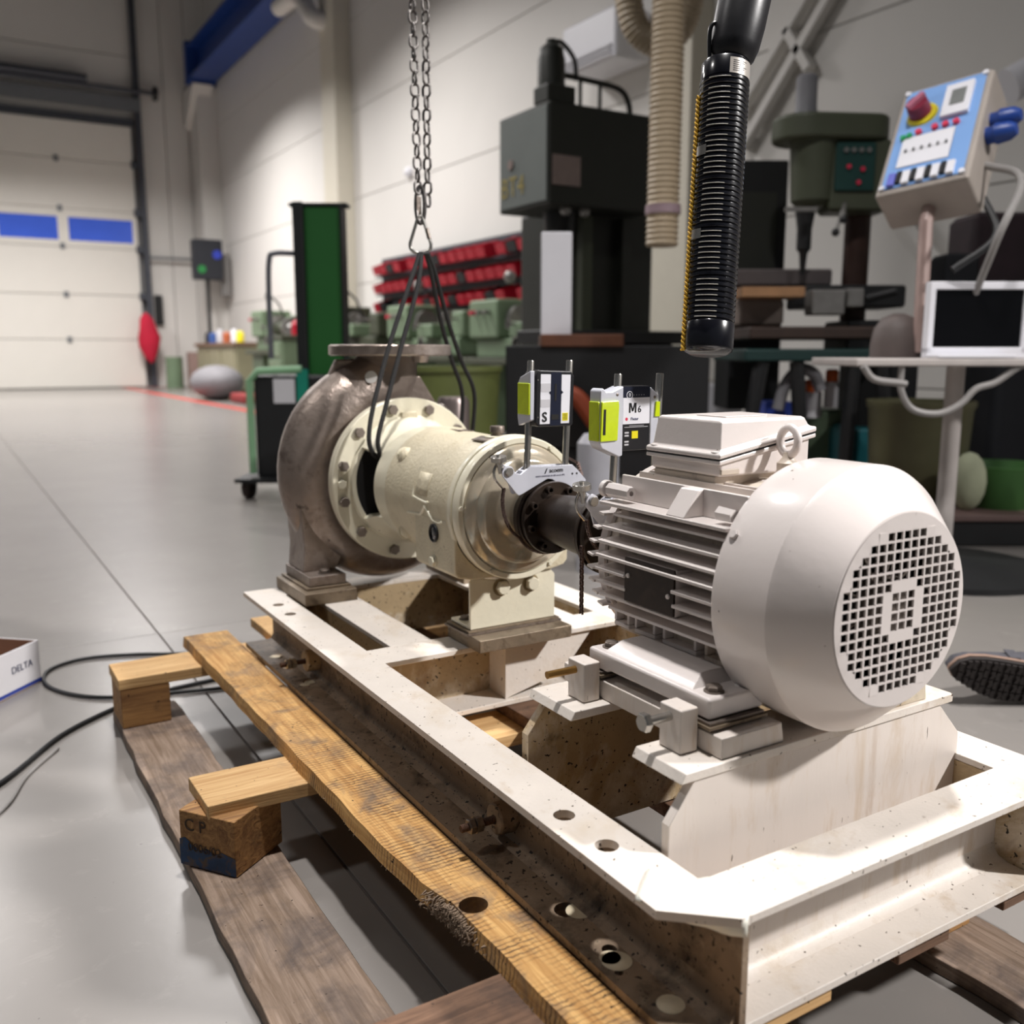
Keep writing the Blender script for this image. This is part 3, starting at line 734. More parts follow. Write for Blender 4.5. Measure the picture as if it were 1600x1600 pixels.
# feet of the casing
for s in (-1, 1):
    X = lambda x: x if s < 0 else 2 * AX - x
    ft = MB(); a_, c_ = sorted((X(.597), X(.674))); ft.box(a_, c_, 1.752, 1.90, .2905, .311)
    cf = ft.build('casing_foot', CAST, pu, bevel=.002, seg=1)
    a_, c_ = sorted((X(.588), X(.68))); MB().box(a_, c_, 1.742, 1.902, .2865, .2902).build('shim', CASTB, cf)
    ft = MB(); P = [(.601, .31), (.671, .31), (.70, .37), (.70, .44), (.60, .44), (.606, .36)]
    P = [(X(x), z) for x, z in P]
    ft.prism(P, 'y', 1.80, 1.895); ft.build('foot_web', CAST, cf, bevel=.004)
    bolt(cf, (X(.636), 1.772, .311), (0, 0, 1), .0105, STEELD, 'foot_bolt')
# cover flange
cf = MB(); cf.lathe([(1.735, .10), (1.735, .1635), (1.7375, .1655), (1.757, .1655), (1.759, .163), (1.759, .10)], (AX, 0, AZ), (0, 1, 0), 96)
cov2 = cf.build('casing_cover', CREAM, pu, smooth=30)
for a in (104, 72, 42, 15, -15, -45, -75, -105, -138, -166, 166, 137):
    bolt(cov2, (AX + .1465 * math.cos(R(a)), 1.735, AZ + .1465 * math.sin(R(a))), (0, -1, 0), .0108, STEELD, 'cover_bolt', washer=False)
    MB().lathe([(0, .008), (.012, .008), (.013, .006)], (AX + .15 * math.cos(R(a)), 1.759, AZ + .15 * math.sin(R(a))), (0, 1, 0), 12).build('stud_end', CAST, cov2)
bolt(cov2, (AX - .1465, 1.735, AZ), (0, -1, 0), .0095, CREAM, 'jacking_screw', washer=False)
w = MB(); w.prism([(AX - .022, .600), (AX + .022, .600), (AX + .017, .632), (AX - .017, .632)], 'y', 1.727, 1.736); w.build('cast_pad', CREAMR, cov2, bevel=.003)
# lantern: ring segments at top, bottom; open windows left and right
ang = []
def lantern_sector(a0, a1):
    q = MB(); prof = [(1.736, .128), (1.715, .124), (1.70, .113), (1.655, .108), (1.64, .108)]
    prof_in = [(1.64, .098), (1.70, .10), (1.736, .112)]
    n_ = 18; P = prof + prof_in; vs = []
    for i in range(n_ + 1):
        a = R(a0) + (R(a1) - R(a0)) * i / n_
        for (y, r) in P: vs.append((AX + r * math.cos(a), y, AZ + r * math.sin(a)))
    k = len(P); fs = [(i * k + j, i * k + (j + 1) % k, (i + 1) * k + (j + 1) % k, (i + 1) * k + j) for i in range(n_) for j in range(k)]
    fs += [tuple(range(k)), tuple(range(n_ * k + k - 1, n_ * k - 1, -1))]
    q.add(vs, fs); return q.build('lantern', CREAM, pu, bevel=.002, seg=2)
lantern_sector(34, 146); lantern_sector(-146, -34)
MB().lathe([(1.730, .117), (1.7275, .119), (1.7275, .127), (1.735, .13)], (AX, 0, AZ), (0, 1, 0), 64).build('lantern_ring', CREAM, pu)
MB().lathe([(1.60, .055), (1.7285, .055), (1.7285, .1175), (1.74, .1175)], (AX, 0, AZ), (0, 1, 0), 48).build('shaded_seal_chamber', DARK, pu)  # near-black colour stands for the shade inside the lantern windows
# bearing housing
bh = MB(); bh.lathe([(1.655, .095), (1.655, .1125), (1.64, .1145), (1.60, .1145), (1.597, .1125), (1.594, .1125)], (AX, 0, AZ), (0, 1, 0), 72)
bh.build('housing_ring', CREAM, pu, smooth=30)
bh = MB(); bh.lathe([(1.594, .117), (1.575, .1185), (1.56, .1185), (1.50, .1145), (1.36, .113), (1.345, .1175), (1.34, .1185)], (AX, 0, AZ), (0, 1, 0), 72)
hs = bh.build('bearing_housing', CREAMR, pu, smooth=40)
MB().lathe([(1.34, .1195), (1.335, .1215), (1.327, .1215), (1.325, .12), (1.325, .095)], (AX, 0, AZ), (0, 1, 0), 72).build('housing_rim', CREAM, hs)
MB().lathe([(1.3245, .118), (1.321, .1195), (1.306, .1195), (1.303, .1175), (1.303, .1095), (1.306, .108)], (AX, 0, AZ), (0, 1, 0), 72).build('cover_ring', CREAM, hs)
# sump box below
sm = MB(); sm.prism([(.697, .475), (.697, .392), (.703, .384), (.73, .378), (.885, .378), (.912, .384), (.92, .392), (.92, .475)], 'y', 1.325, 1.475)
sm.build('oil_sump', CREAMR, pu, bevel=.004, seg=3)
# bearing end cover with dished face
MB().lathe([(1.306, .1085), (1.302, .107), (1.297, .103), (1.294, .097), (1.292, .090), (1.282, .086), (1.2795, .08), (1.280, .064), (1.276, .056), (1.268, .045), (1.266, .0385), (1.266, .02)], (AX, 0, AZ), (0, 1, 0), 72).build('bearing_cover', paint('bearing_cover_glossy', '#b5aa96', .18, .35, var=.1, vscale=8, dirt=[('#8f9a94', .5, .68, 12, .7), ('#dfe4de', .58, .72, 7, .7)], bump=.3, bscale=30, coat=.6), pu, smooth=50)
MB().lathe([(1.266, .038), (1.262, .038), (1.262, .0345), (1.2645, .0335), (1.2645, .0315), (1.262, .0305), (1.262, .02)], (AX, 0, AZ), (0, 1, 0), 40).build('oil_seal', BLACK, pu)
MB().lathe([(1.262, .019), (1.24, .019)], (AX, 0, AZ), (0, 1, 0), 24).build('shaft', STEELD, pu)
for a in (175, 120, 60, 0, -60, -120):
    bolt(hs, (AX + .114 * math.cos(R(a)), 1.303, AZ + .114 * math.sin(R(a))), (0, -1, 0), .0042, CREAM, 'cover_screw', washer=False)
# housing details: recessed bolt, cast panel, ribs, sight glass, drain plug, filler plug, plate
a = R(142); d = V(math.cos(a), 0, math.sin(a))
for aa in (142, 38, 218, -38):
    d = V(math.cos(R(aa)), 0, math.sin(R(aa))); bolt(hs, V(AX, 1.545, AZ) + d * .1135 + V(0, .018, 0), V(0, -1, 0), .0125, CREAM, 'flange_bolt')
    MB().ball(V(AX, 1.556, AZ) + d * .106, .02, 16, (1, .7, 1)).build('bolt_boss', CREAMR, hs)
def on_housing(y, z, lift=0): return V(AX - math.sqrt(max(0, (.113 + lift) ** 2 - (z - AZ) ** 2)), y, z)
# raised cast outline on the left flank
rp = [on_housing(y, z, .001) for y, z in ((1.505, .470), (1.475, .472), (1.452, .474), (1.44, .483), (1.43, .490), (1.418, .480), (1.405, .470), (1.385, .468), (1.37, .472))]
MB().tube(spline(rp, 5), .0028, 8).build('cast_bead', CREAM, hs)
rp = [on_housing(y, z, .0005) for y, z in ((1.478, .552), (1.478, .507), (1.47, .501), (1.425, .497), (1.42, .50))]
MB().tube(spline(rp, 5), .0026, 8).build('cast_bead', CREAM, hs)
pn = MB(); vs = []
for (y) in (1.468, 1.425):
    for z in (.508, .52, .532, .546): vs.append(on_housing(y, z, .0022))
pn.add(vs, [(i, i + 1, i + 5, i + 4) for i in range(3)]); o = pn.build('cast_panel', CREAMR, hs); s_ = o.modifiers.new('solid', 'SOLIDIFY'); s_.thickness = .0025
sg = MB(); sg.lathe([(0, .0155), (.0035, .0155), (.0045, .0135), (.0015, .0125), (.0015, 0)], (.697, 1.398, .449), (-1, 0, 0), 28); g0 = sg.build('sight_glass', BLACK, hs)
MB().lathe([(.0016, .0115), (.0024, .010), (.0024, 0)], (.697, 1.398, .449), (-1, 0, 0), 24).build('glass_lens', paint('sight_glass_lens', '#1a1a1c', .05, coat=1.), g0)
bolt(hs, (.697, 1.40, .400), (-1, 0, 0), .0092, CREAM, 'drain_plug')
bolt(hs, (.748, 1.59, .405), (0, -1, -.2), .0085, CREAMR, 'drain_plug')
op = MB(); op.lathe([(0, .022), (.006, .021), (.007, .018)], (.805, 1.372, .6035), (0, 0, 1), 28); op.build('filler_boss', CREAM, hs)
fp = MB(); fp.lathe([(.007, .0115), (.0085, .0115), (.009, .0095), (.012, .0095), (.0125, .0125), (.022, .0125), (.0235, .0115), (.0235, 0)], (.805, 1.372, .6035), (0, 0, 1), 24); fp.build('filler_plug', STEELD, hs)
# small plates riveted on the crown
for (y0, y1, x0, x1) in ((1.345, 1.40, .77, .79), (1.50, 1.56, .80, .83)):
    zt = lambda x: AZ + math.sqrt(.1155 ** 2 - (x - AX) ** 2) + .0015
    q = MB(); q.add([(x0, y0, zt(x0)), (x1, y0, zt(x1)), (x1, y1, zt(x1)), (x0, y1, zt(x0))], [(0, 1, 2, 3)]); o = q.build('maker_plate', STEELD, hs); s_ = o.modifiers.new('solid', 'SOLIDIFY'); s_.thickness = .0015
# pedestal: folded bracket bolted below the housing
pd = MB(); pd.prism([(.7285, .291), (.8975, .291), (.8975, .368), (.888, .3775), (.876, .378), (.84, .368), (.80, .366), (.75, .377), (.7345, .379), (.7285, .373)], 'y', 1.332, 1.338)
ped = pd.build('pedestal', CREAM, pu, bevel=.0012, seg=1)
MB().box(.7285, .8975, 1.338, 1.402, .291, .297).build('pedestal_base', CREAM, ped, bevel=.001, seg=1)
MB().box(.717, .905, 1.322, 1.4045, .2845, .2875).build('shim', STEELD, ped)
MB().box(.722, .903, 1.326, 1.4045, .2878, .2906).build('shim', CASTB, ped)
bolt(ped, (.743, 1.378, .297), (0, 0, 1), .008, STEELD, 'base_bolt')
for x in (.788, .847):
    MB().lathe([(0, .0155), (.002, .0155), (.002, .006)], (x, 1.332, .358), (0, -1, 0), 24).build('washer', paint('dark_cream', '#8f7f60', .5, var=.2, vscale=60), ped)  # darker ring that outlines the bolt head
    bolt(ped, (x, 1.330, .358), (0, -1, 0), .0125, CREAM, 'pedestal_bolt', washer=False)

# ------------------------------------------------------------------ laser alignment fixtures clamped on the shafts
BRK = [(-.089, .078), (-.0855, .084), (-.078, .0865), (-.071, .083), (-.066, .074), (-.056, .071), (-.044, .079), (-.038, .082), (.04, .0805), (.052, .070), (.067, .054), (.063, .046), (.037, .0425), (.016, .051), (.002, .0595), (-.007, .061), (-.054, .040), (-.059, .0385), (-.063, .041), (-.088, .070)]
CHS = paint('roller_chain_steel', '#6b5a55', .35, .8, var=.25, vscale=300)
def fixture(name, label, y, dz, hub_r, kind):
    t = thing(name, label, 'laser sensor', (AX, y, AZ + .06 + dz), group=None)
    b = MB(); b.prism([(AX + x, AZ + z + dz) for x, z in BRK], 'y', y - .008, y - .0045); br = b.build('bracket_plate', ALU, t, bevel=.0006, seg=1)
    b = MB(); b.prism([(AX + x, AZ + z + dz) for x, z in BRK if x > -.08], 'y', y + .0085, y + .012); b.build('bracket_plate', ALU, t, bevel=.0006, seg=1)
    MB().box(AX - .052, AX + .045, y - .0045, y + .0085, AZ + .067 + dz, AZ + .0765 + dz).build('bracket_body', ALU, t, bevel=.001, seg=1)
    for x in (-.0388, .033):
        MB().lathe([(0, .0052), (.172, .0052), (.1735, .0045), (.1735, 0)], (AX + x - .0005, y + .002, AZ + .070 + dz), (.041, 0, 1), 20).build('rod', STEEL, t)
    # chain hook, tension knob
    MB().lathe([(0, .0068), (.003, .0068), (.0036, .006), (.0036, 0)], (AX - .0775, y - .008, AZ + .0765 + dz), (0, -1, 0), 24).build('pivot_pin', STEEL, t)
    kx, kz = AX - .0905, AZ + .09 + dz
    MB().cyl((kx + .004, y, kz - .016), (kx, y, kz + .004), .0042, n=14).build('knob_stem', STEEL, t)
    MB().lathe([(0, .0115), (.0008, .0125), (.0078, .0125), (.0085, .0118), (.0085, .0035), (.0115, .0035), (.0115, 0)], (kx, y, kz + .002), (-.12, -.08, 1), 28).build('tension_knob', STEEL, t)
    hk = spline([(kx - .001, y + .004, kz - .002), (kx - .006, y + .004, kz - .012), (kx - .004, y + .004, kz - .026), (kx + .008, y + .004, kz - .04)], 6)
    MB().tube(hk, .0022, 8).build('chain_hook', STEEL, t)
    # roller chain round the hub
    ch = MB(); cy = y + .002
    pth = []
    start = V(kx + .010, cy, kz - .040)
    hc = V(AX, cy, AZ)
    a0 = math.atan2(start.z - AZ, start.x - AX)
    a0 = a0 if a0 > 0 else a0 + 2 * PI
    r0 = (start - hc).length
    N_ = 44
    for i in range(N_ + 1):
        k = i / N_; a = a0 + (2 * PI + R(40) - a0) * k
        r = max(hub_r + .003, r0 + (hub_r + .003 - r0) * min(1, k * 4))
        pth.append(hc + V(r * math.cos(a), 0, r * math.sin(a)))
    top_r = V(AX + .066, cy, AZ + .058 + dz); pth += [top_r, top_r + V(-.004, .006, .022), top_r + V(-.020, .012, .031), top_r + V(-.026, .016, .018)]
    L_ = [0]
    for p, q in zip(pth, pth[1:]): L_.append(L_[-1] + (q - p).length)
    def along(d):
        for i in range(len(pth) - 1):
            if L_[i + 1] >= d: 
                k = (d - L_[i]) / max(1e-9, L_[i + 1] - L_[i]); return pth[i].lerp(pth[i + 1], k)
        return pth[-1]
    def links(ch, al, total, pitch=.0042):
        n_ = int(total / pitch)
        for i in range(n_):
            p, q = al(i * pitch), al((i + 1) * pitch); d = (q - p)
            if d.length < 1e-5: continue
            d.normalize(); w = V(0, 1, 0) if abs(d.y) < .8 else V(1, 0, 0); s_ = w.cross(d).normalized(); w = d.cross(s_)
            for side in (-1, 1):
                off = .0017 if i % 2 else .0027
                M_ = Matrix((d, s_, w)).transposed().to_4x4(); M_.translation = (p + q) / 2 + w * off * side
                ch.box(-.0032, .0032, -.0016, .0016, -.0004, .0004, M_)
            ch.cyl(p - w * .0031, p + w * .0031, .00115, n=6)
    links(ch, along, L_[-1]); o = ch.build('roller_chain', CHS, t, smooth=0); o['kind'] = 'stuff'
    if kind == 'M':
        c2 = MB(); a_, b_ = V(AX - .068, y + .03, AZ - .008), V(AX - .066, y + .032, AZ - .108)
        links(c2, lambda d: a_.lerp(b_, min(1, d / (b_ - a_).length)), (b_ - a_).length); o = c2.build('chain_tail', CHS, t, smooth=0); o['kind'] = 'stuff'
    return t
s_fix = fixture('laser_sensor', 'laser sensor head marked S on two rods above the pump coupling', 1.222, 0, .0565, 'S')
m_fix = fixture('laser_sensor', 'laser sensor head marked M6 on two rods behind the motor terminal box', 1.005, -.016, .034, 'M')
# head S: dark body with label strips towards the camera
def bxp(x0, x1, y0, y1, z0, z1, name, mat, par, bev=.0008): return MB().box(x0, x1, y0, y1, z0, z1).build(name, mat, par, bevel=bev, seg=1)
hd = MB(); hd.prism([(.7785, .6375), (.84, .6365), (.843, .640), (.8445, .714), (.838, .7215), (.78, .7235), (.7745, .7165), (.7725, .643)], 'y', 1.203, 1.238)
HS = hd.build('housing', BLACK, s_fix, bevel=.0025, seg=2)
ck = MB(); ck.prism([(1.206, .648), (1.240, .638), (1.243, .65), (1.243, .702), (1.236, .712), (1.206, .722)], 'x', .7655, .7735); ck.build('side_cheek', ALU, HS, bevel=.001, seg=1)
MB().box(.7635, .7665, 1.207, 1.240, .6555, .7035).build('lime_window', LIME, HS, bevel=.001, seg=1)
def quadplate(par, name, mat, pts, y0, th=.0005):
    return MB().prism(pts, 'y', y0 - th, y0).build(name, mat, par)
yf = 1.2028
quadplate(HS, 'label_strip', WHITE, [(.7805, .6415), (.7985, .6415), (.8003, .7165), (.7822, .7170)], yf)
quadplate(HS, 'front_panel', NAVY, [(.7990, .6385), (.8185, .6385), (.8198, .7195), (.8006, .7195)], yf, .0003)
quadplate(HS, 'label_strip', WHITE, [(.8190, .6415), (.8345, .6415), (.8368, .7155), (.8203, .7160)], yf)
for (z0, z1) in ((.667, .679), (.690, .703)):
    quadplate(HS, 'label_band', GREYL, [(.7812 + (z0 - .6415) * .022, z0), (.7987, z0), (.7995, z1), (.7818, z1)], yf - .0005, .0003)
quadplate(HS, 'detector_slot', DARK, [(.8070, .676), (.8105, .676), (.8112, .702), (.8077, .702)], yf - .0003, .0004)
quadplate(HS, 'laser_aperture', DARK, [(.8015, .6475), (.8150, .6475), (.8152, .6555), (.8017, .6555)], yf - .0003, .0004)
quadplate(HS, 'warning_label', YEL, [(.8215, .6455), (.8320, .6455), (.8322, .6575), (.8217, .6575)], yf - .0005, .0004)
for z in (.6475, .65, .6525, .655): quadplate(HS, 'printed_line', INK, [(.8230, z), (.8305, z), (.8305, z + .0009), (.8230, z + .0009)], yf - .0009, .0002)
for zc in (.689,):
    quadplate(HS, 'index_mark', NAVY, [(.7995, zc - .003), (.8003, zc + .003), (.7968, zc)], yf - .0006, .0004); quadplate(HS, 'index_mark', NAVY, [(.8195, zc - .003), (.8198, zc + .003), (.8232, zc)], yf - .0006, .0004)
RF = face_rot((1, 0, 0), (0, 0, 1))
text('S', .0205, INK, HS, (.7888, yf - .0012, .6515), RF, bold=.00035)
for z in (.652, .708): MB().lathe([(0, .0013), (.0006, .001)], (.7775, 1.2028, z), (0, -1, 0), 10).build('screw', STEEL, HS)
# lettering on the S bracket
SBK = next(c for c in s_fix.children if c.name.startswith('bracket_plate'))
text('acoem', .0098, INK, SBK, (AX + .009, 1.2136, AZ + .0735), RF, bold=.00005)
lg = MB(); lg.prism([(-.0035, -.0035), (-.0018, -.0035), (.0022, .0045), (.0005, .0045)], 'y', 0, .0003); lg.tf(Matrix.Translation((AX - .0095, 1.2134, AZ + .0728))); lg.build('logo_bar', INK, SBK)
text('SHAFT DIAMETER 20-450 mm (1-18\")', .0034, paint('grey_ink', '#77778a', .5), SBK, (AX - .002, 1.2136, AZ + .0655), RF)
for x in (.040, .0485): MB().lathe([(0, .0017), (.0004, .0017)], (AX + x, 1.214, AZ + .066), (0, -1, 0), 10).build('plate_hole', INK, SBK)
# head M: pale cheeks around the rods, lime side windows, label plate
HM = MB().box(.776, .824, .994, 1.018, .619, .7055).build('housing', BLACK, m_fix, bevel=.003, seg=2)
ck = MB(); ck.prism([(.738, .700), (.742, .704), (.7475, .699), (.757, .699), (.776, .706), (.776, .613), (.770, .612), (.742, .624), (.737, .632)], 'y', .992, 1.016); ck.build('side_cheek', ALU, HM, bevel=.002, seg=2)
ck = MB(); ck.prism([(.822, .704), (.835, .694), (.8365, .69), (.8365, .63), (.822, .62)], 'y', .992, 1.016); ck.build('side_cheek', ALU, HM, bevel=.002, seg=2)
MB().prism([(.7385, .686), (.7665, .687), (.7675, .680), (.7655, .634), (.737, .6335)], 'y', .989, .9925).build('lime_window', LIME, HM, bevel=.0012, seg=1)
MB().box(.7350, .7385, .993, 1.014, .634, .686).build('lime_window', LIME, HM, bevel=.001, seg=1)
quadplate(HM, 'window_slot', DARK, [(.7405, .6425), (.7445, .6425), (.7450, .676), (.7415, .676)], .989, .0004)
MB().prism([(.8305, .684), (.8368, .684), (.8368, .664), (.829, .664)], 'y', .990, .9925).build('lime_window', LIME, HM)
quadplate(HM, 'label_top', NAVY, [(.7765, .690), (.8215, .690), (.8215, .7045), (.7765, .7045)], .9938)
quadplate(HM, 'label_plate', WHITE, [(.7765, .655), (.8215, .655), (.8215, .690), (.7765, .690)], .9938)
quadplate(HM, 'label_lower', BLACK, [(.7765, .621), (.8215, .621), (.8215, .655), (.7765, .655)], .9938)
for poly in ([(-.0062, -.0065), (-.0036, -.0065), (-.0036, .0065), (-.0062, .0065)], [(.0036, -.0065), (.0062, -.0065), (.0062, .0065), (.0036, .0065)], [(-.0050, .0065), (-.0024, .0065), (.0011, -.0045), (-.0011, -.0045)], [(.0024, .0065), (.0050, .0065), (.0011, -.0045), (-.0011, -.0045)]):
    MB().prism([(.7925 + x, .6765 + z) for x, z in poly], 'y', .9930, .9934).build('lettering', INK, HM)
text('6', .0125, INK, HM, (.8040, .9930, .6742), RF, bold=.00005)
text('Fixtur', .0055, paint('blue_grey_ink', '#565a7a', .5), HM, (.7960, .9930, .6618), RF)
MB().lathe([(0, .0022), (.0003, .0022)], (.7825, .9935, .6617), (0, -1, 0), 14).build('logo_dot', REDI, HM)
b = MB(); b.lathe([(0, .0052), (.0005, .0052), (.0005, .0044), (0, .0044)], (.787, .9935, .6935), (0, -1, 0), 24); b.build('logo_ring', WHITE, HM)
text('0', .0065, WHITE, HM, (.787, .9928, .6935), RF)
for k in range(5): MB().lathe([(0, .0005), (.0003, .0005)], (.7945 + .0042 * k, .9935, .6935), (0, -1, 0), 6).build('dot', WHITE, HM)
quadplate(HM, 'printed_line', GREYL, [(.779, .6505), (.819, .6505), (.819, .6512), (.779, .6512)], .9932, .0002)
quadplate(HM, 'printed_line', GREYL, [(.787, .6525), (.812, .6525), (.812, .6530), (.787, .6530)], .9932, .0002)
quadplate(HM, 'warning_label', YEL, [(.7915, .6355), (.802, .6355), (.802, .6455), (.7915, .6455)], .9932, .0003)
for z in (.6425, .6385, .6305, .6265): quadplate(HM, 'printed_block', GREYL, [(.7795, z), (.7865, z), (.7865, z + .0022), (.7795, z + .0022)], .9932, .0003)
for (x, z) in ((.7655, .6945), (.829, .690)): MB().lathe([(0, .0022), (.0004, .0016)], (x, .992, z), (0, -1, 0), 12).build('screw', STEELD, HM)

# ------------------------------------------------------------------ hoist chain with hook link, snap hook and slings
def link_mesh(mat, L=.030, W=.021, r=.0026):
    h, w = L / 2 - r, W / 2 - r; s_ = h - w; pts = []
    for k in range(9): a = PI * k / 8; pts.append((w * math.cos(a), 0, s_ + w * math.sin(a)))
    for k in range(9): a = PI + PI * k / 8; pts.append((w * math.cos(a), 0, -s_ + w * math.sin(a)))
    return MB().tube(pts, r, 8, closed=True).mesh('link', mat, 60, center=False)[0]
LM = link_mesh(CHAIN)
hc_ = thing('hoist_chain', 'steel hoist chain hanging in two strands from above the pump', 'chain', (.848, 1.75, 1.05))
def strand(p0, p1, n, twist0):
    p0, p1 = Vector(p0), Vector(p1); d = (p1 - p0)
    q = d.normalized().to_track_quat('Z', 'X')
    for i in range(n):
        p = p0 + d * (i / (n - 1)); tw = twist0 + (0 if i % 2 else PI / 2) + random.uniform(-.2, .2)
        place(LM, 'link', hc_, p, q @ Quaternion((0, 0, 1), tw))
strand((.843, 1.741, 1.068), (.870, 1.815, 1.560), 22, R(20))
strand((.862, 1.738, 1.045), (.893, 1.798, 1.560), 23, R(55))
hk = thing('hook_link', 'long riveted steel hook link joining the hoist chain to the snap hook', 'hook', (.846, 1.742, 1.03))
b = MB(); P0, P1 = V(.847, 1.740, 1.066), V(.8435, 1.734, 1.004)
ax_ = (P1 - P0).normalized(); sd = V(.855, -.52, 0)
loop = []
for k in range(24):
    a = 2 * PI * k / 24; loop.append((P0 + P1) / 2 + ax_ * (math.cos(a) * .036) + sd * (math.sin(a) * .0085))
b.tube(loop, .0042, 10, closed=True); b.build('hook_body', CHAIN, hk)
MB().box(-.0055, .0055, -.003, .003, -.026, .016, Matrix.Translation((P0 + P1) / 2 - sd * .004)).build('latch', STEELD, hk, bevel=.0015)
sn = thing('snap_hook', 'pear-shaped steel snap hook carrying the black slings', 'snap hook', (.843, 1.727, .975))
C0 = V(.8425, 1.7335, .978); sd = V(.855, -.52, 0); up = V(0, 0, 1)
prf = [(-.0055, .030), (0, .0345), (.0055, .030), (.010, .016), (.0165, -.004), (.0205, -.018), (.0185, -.028), (.010, -.034), (0, -.0355), (-.010, -.034), (-.0185, -.028), (-.0205, -.018), (-.0165, -.004), (-.0105, .014)]
pp = [C0 + sd * x + up * z for x, z in prf]; pp2 = spline(pp + [pp[0]], 5)[:-1]
b = MB(); b.tube(pp2, .0033, 10, closed=True); b.build('hook_body', STEEL, sn)
b = MB(); b.tube([C0 + sd * .0125 + up * .012, C0 + sd * .0175 + up * -.008], .0042, 10); b.build('gate_sleeve', STEELD, sn)
def sling(name, label, legs, r):
    t = thing(name, label, 'sling', legs[0][0])
    for pts in legs: MB().tube(spline(pts, 8), r, 8).build('strand', ROPE, t)
    return t
sling('rope_sling', 'black rope sling running from the snap hook down round the left of the pump neck', [
    [(.838, 1.726, .943), (.808, 1.715, .880), (.757, 1.700, .765), (.712, 1.680, .650), (.6975, 1.672, .592), (.704, 1.675, .562), (.722, 1.69, .548)],
    [(.8405, 1.724, .943), (.822, 1.708, .875), (.778, 1.693, .760), (.733, 1.672, .645), (.7135, 1.665, .590), (.717, 1.67, .560), (.730, 1.69, .547)]], .0048)
sling('rope_sling', 'black rope sling hanging from the snap hook behind the pump neck', [
    [(.848, 1.722, .943), (.866, 1.735, .905), (.905, 1.77, .81), (.945, 1.80, .73), (.985, 1.83, .66), (.99, 1.85, .56)],
    [(.851, 1.720, .943), (.875, 1.735, .905), (.922, 1.77, .81), (.968, 1.80, .73), (1.015, 1.83, .66), (1.02, 1.85, .56)]], .0048)

# ------------------------------------------------------------------ hanging ribbed handle with yellow cord
RIB = paint('glossy_black_rubber', '#0c0d14', .22, var=.1, coat=.4)
th_ = thing('ribbed_hand_grip', 'black ribbed cylinder hanging on a black connector with a yellow cord along its side', 'hand grip', (.8805, .9475, .745))
Bp, Tp = V(.8805, .9475, .7465), V(.9345, .990, 1.128); dd = (Tp - Bp); Ln = dd.length; dn_ = dd.normalized(); side = V(-.855, .52, 0)
prof = [(0, .024), (.004, .031), (.007, .0325), (.040, .0328), (.0415, .0318)]
nr = 46; y0_ = .0425; pit = (Ln - .026 - y0_) / nr
for k in range(nr):
    a = y0_ + pit * k; prof += [(a, .0305), (a + pit * .22, .0326), (a + pit * .70, .0326), (a + pit * .92, .0305)]
prof += [(Ln - .026, .0315), (Ln - .003, .0315), (Ln, .029), (Ln, 0)]
MB().lathe(prof, Bp, dn_, 48).build('grip_body', RIB, th_, smooth=40)
sv = paint('silver_rating_label', '#c9c2ba', .3, .4, var=.05)
fwd_ = V(-.42, -.9, 0)
q = MB(); q.lathe([(Ln - .0245, .0318), (Ln - .004, .0318), (Ln - .004, .0312), (Ln - .0245, .0312)], Bp, dn_, 14, R(-8), R(86), up=V(-.42, -.9, .1)); lbp = q.build('rating_label', sv, th_)
for k in range(6):
    q = MB(); q.lathe([(Ln - .0075 - k * .0026, .0320), (Ln - .0083 - k * .0026, .0320), (Ln - .0083 - k * .0026, .0317)], Bp, dn_, 10, R(0), R(38 - (k % 3) * 7), up=V(-.42, -.9, .1)); q.build('printed_line', INK, lbp)
# lighter slot lines on the left half of the grip, their highlights painted in as pale colour
ln_m = paint('slot_edge_glint', '#a8a49a', .3, var=.05)
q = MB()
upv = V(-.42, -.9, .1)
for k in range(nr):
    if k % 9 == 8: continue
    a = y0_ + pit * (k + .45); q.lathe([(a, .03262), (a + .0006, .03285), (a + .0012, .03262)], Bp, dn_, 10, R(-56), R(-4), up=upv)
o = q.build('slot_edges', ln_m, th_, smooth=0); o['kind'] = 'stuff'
CORD = paint('yellow_cord', '#d2a52c', .6, var=.15, vscale=200)
def cordpt(t, ph, r=.0016):
    base = Bp + dn_ * t + side * .0343 + V(-.2, -.4, 0) * .004; a = t * 520 + ph
    return base + side * math.cos(a) * r + V(.52, .855, 0) * math.sin(a) * r
cr = []
for ph in (0, PI): MB().tube([cordpt(.006 + (Ln - .05) * i / 220, ph) for i in range(221)], .0016, 6).build('cord', CORD, th_)
for t in (.155, .265):
    c_ = Bp + dn_ * t; q = MB(); q.lathe([(t - .0065, .0335), (t + .0065, .0335), (t + .0065, .0328), (t - .0065, .0328)], Bp, dn_, 12, R(-92), R(-52), up=upv); q.build('clip', STEEL, th_)
# connector above, continuing to its cable out of frame
up2 = (dn_ + V(.14, -.06, 0)).normalized()
q = MB(); q.lathe([(0, .024), (.006, .029), (.02, .0325), (.05, .0345), (.11, .035), (.14, .028), (.16, .014), (.18, .010), (.45, .009)], Tp + V(.006, -.004, .002), up2, 36); q.build('connector', BLACK, th_)
q = MB(); s0 = Tp + side * .022 + V(0, 0, .004)
q.tube(spline([s0, s0 + V(-.001, 0, .035), s0 + V(.004, -.003, .046), s0 + V(.012, -.008, .042), s0 + V(.006, -.004, .032)], 5), .0028, 8); q.build('lever', BLACK, th_)

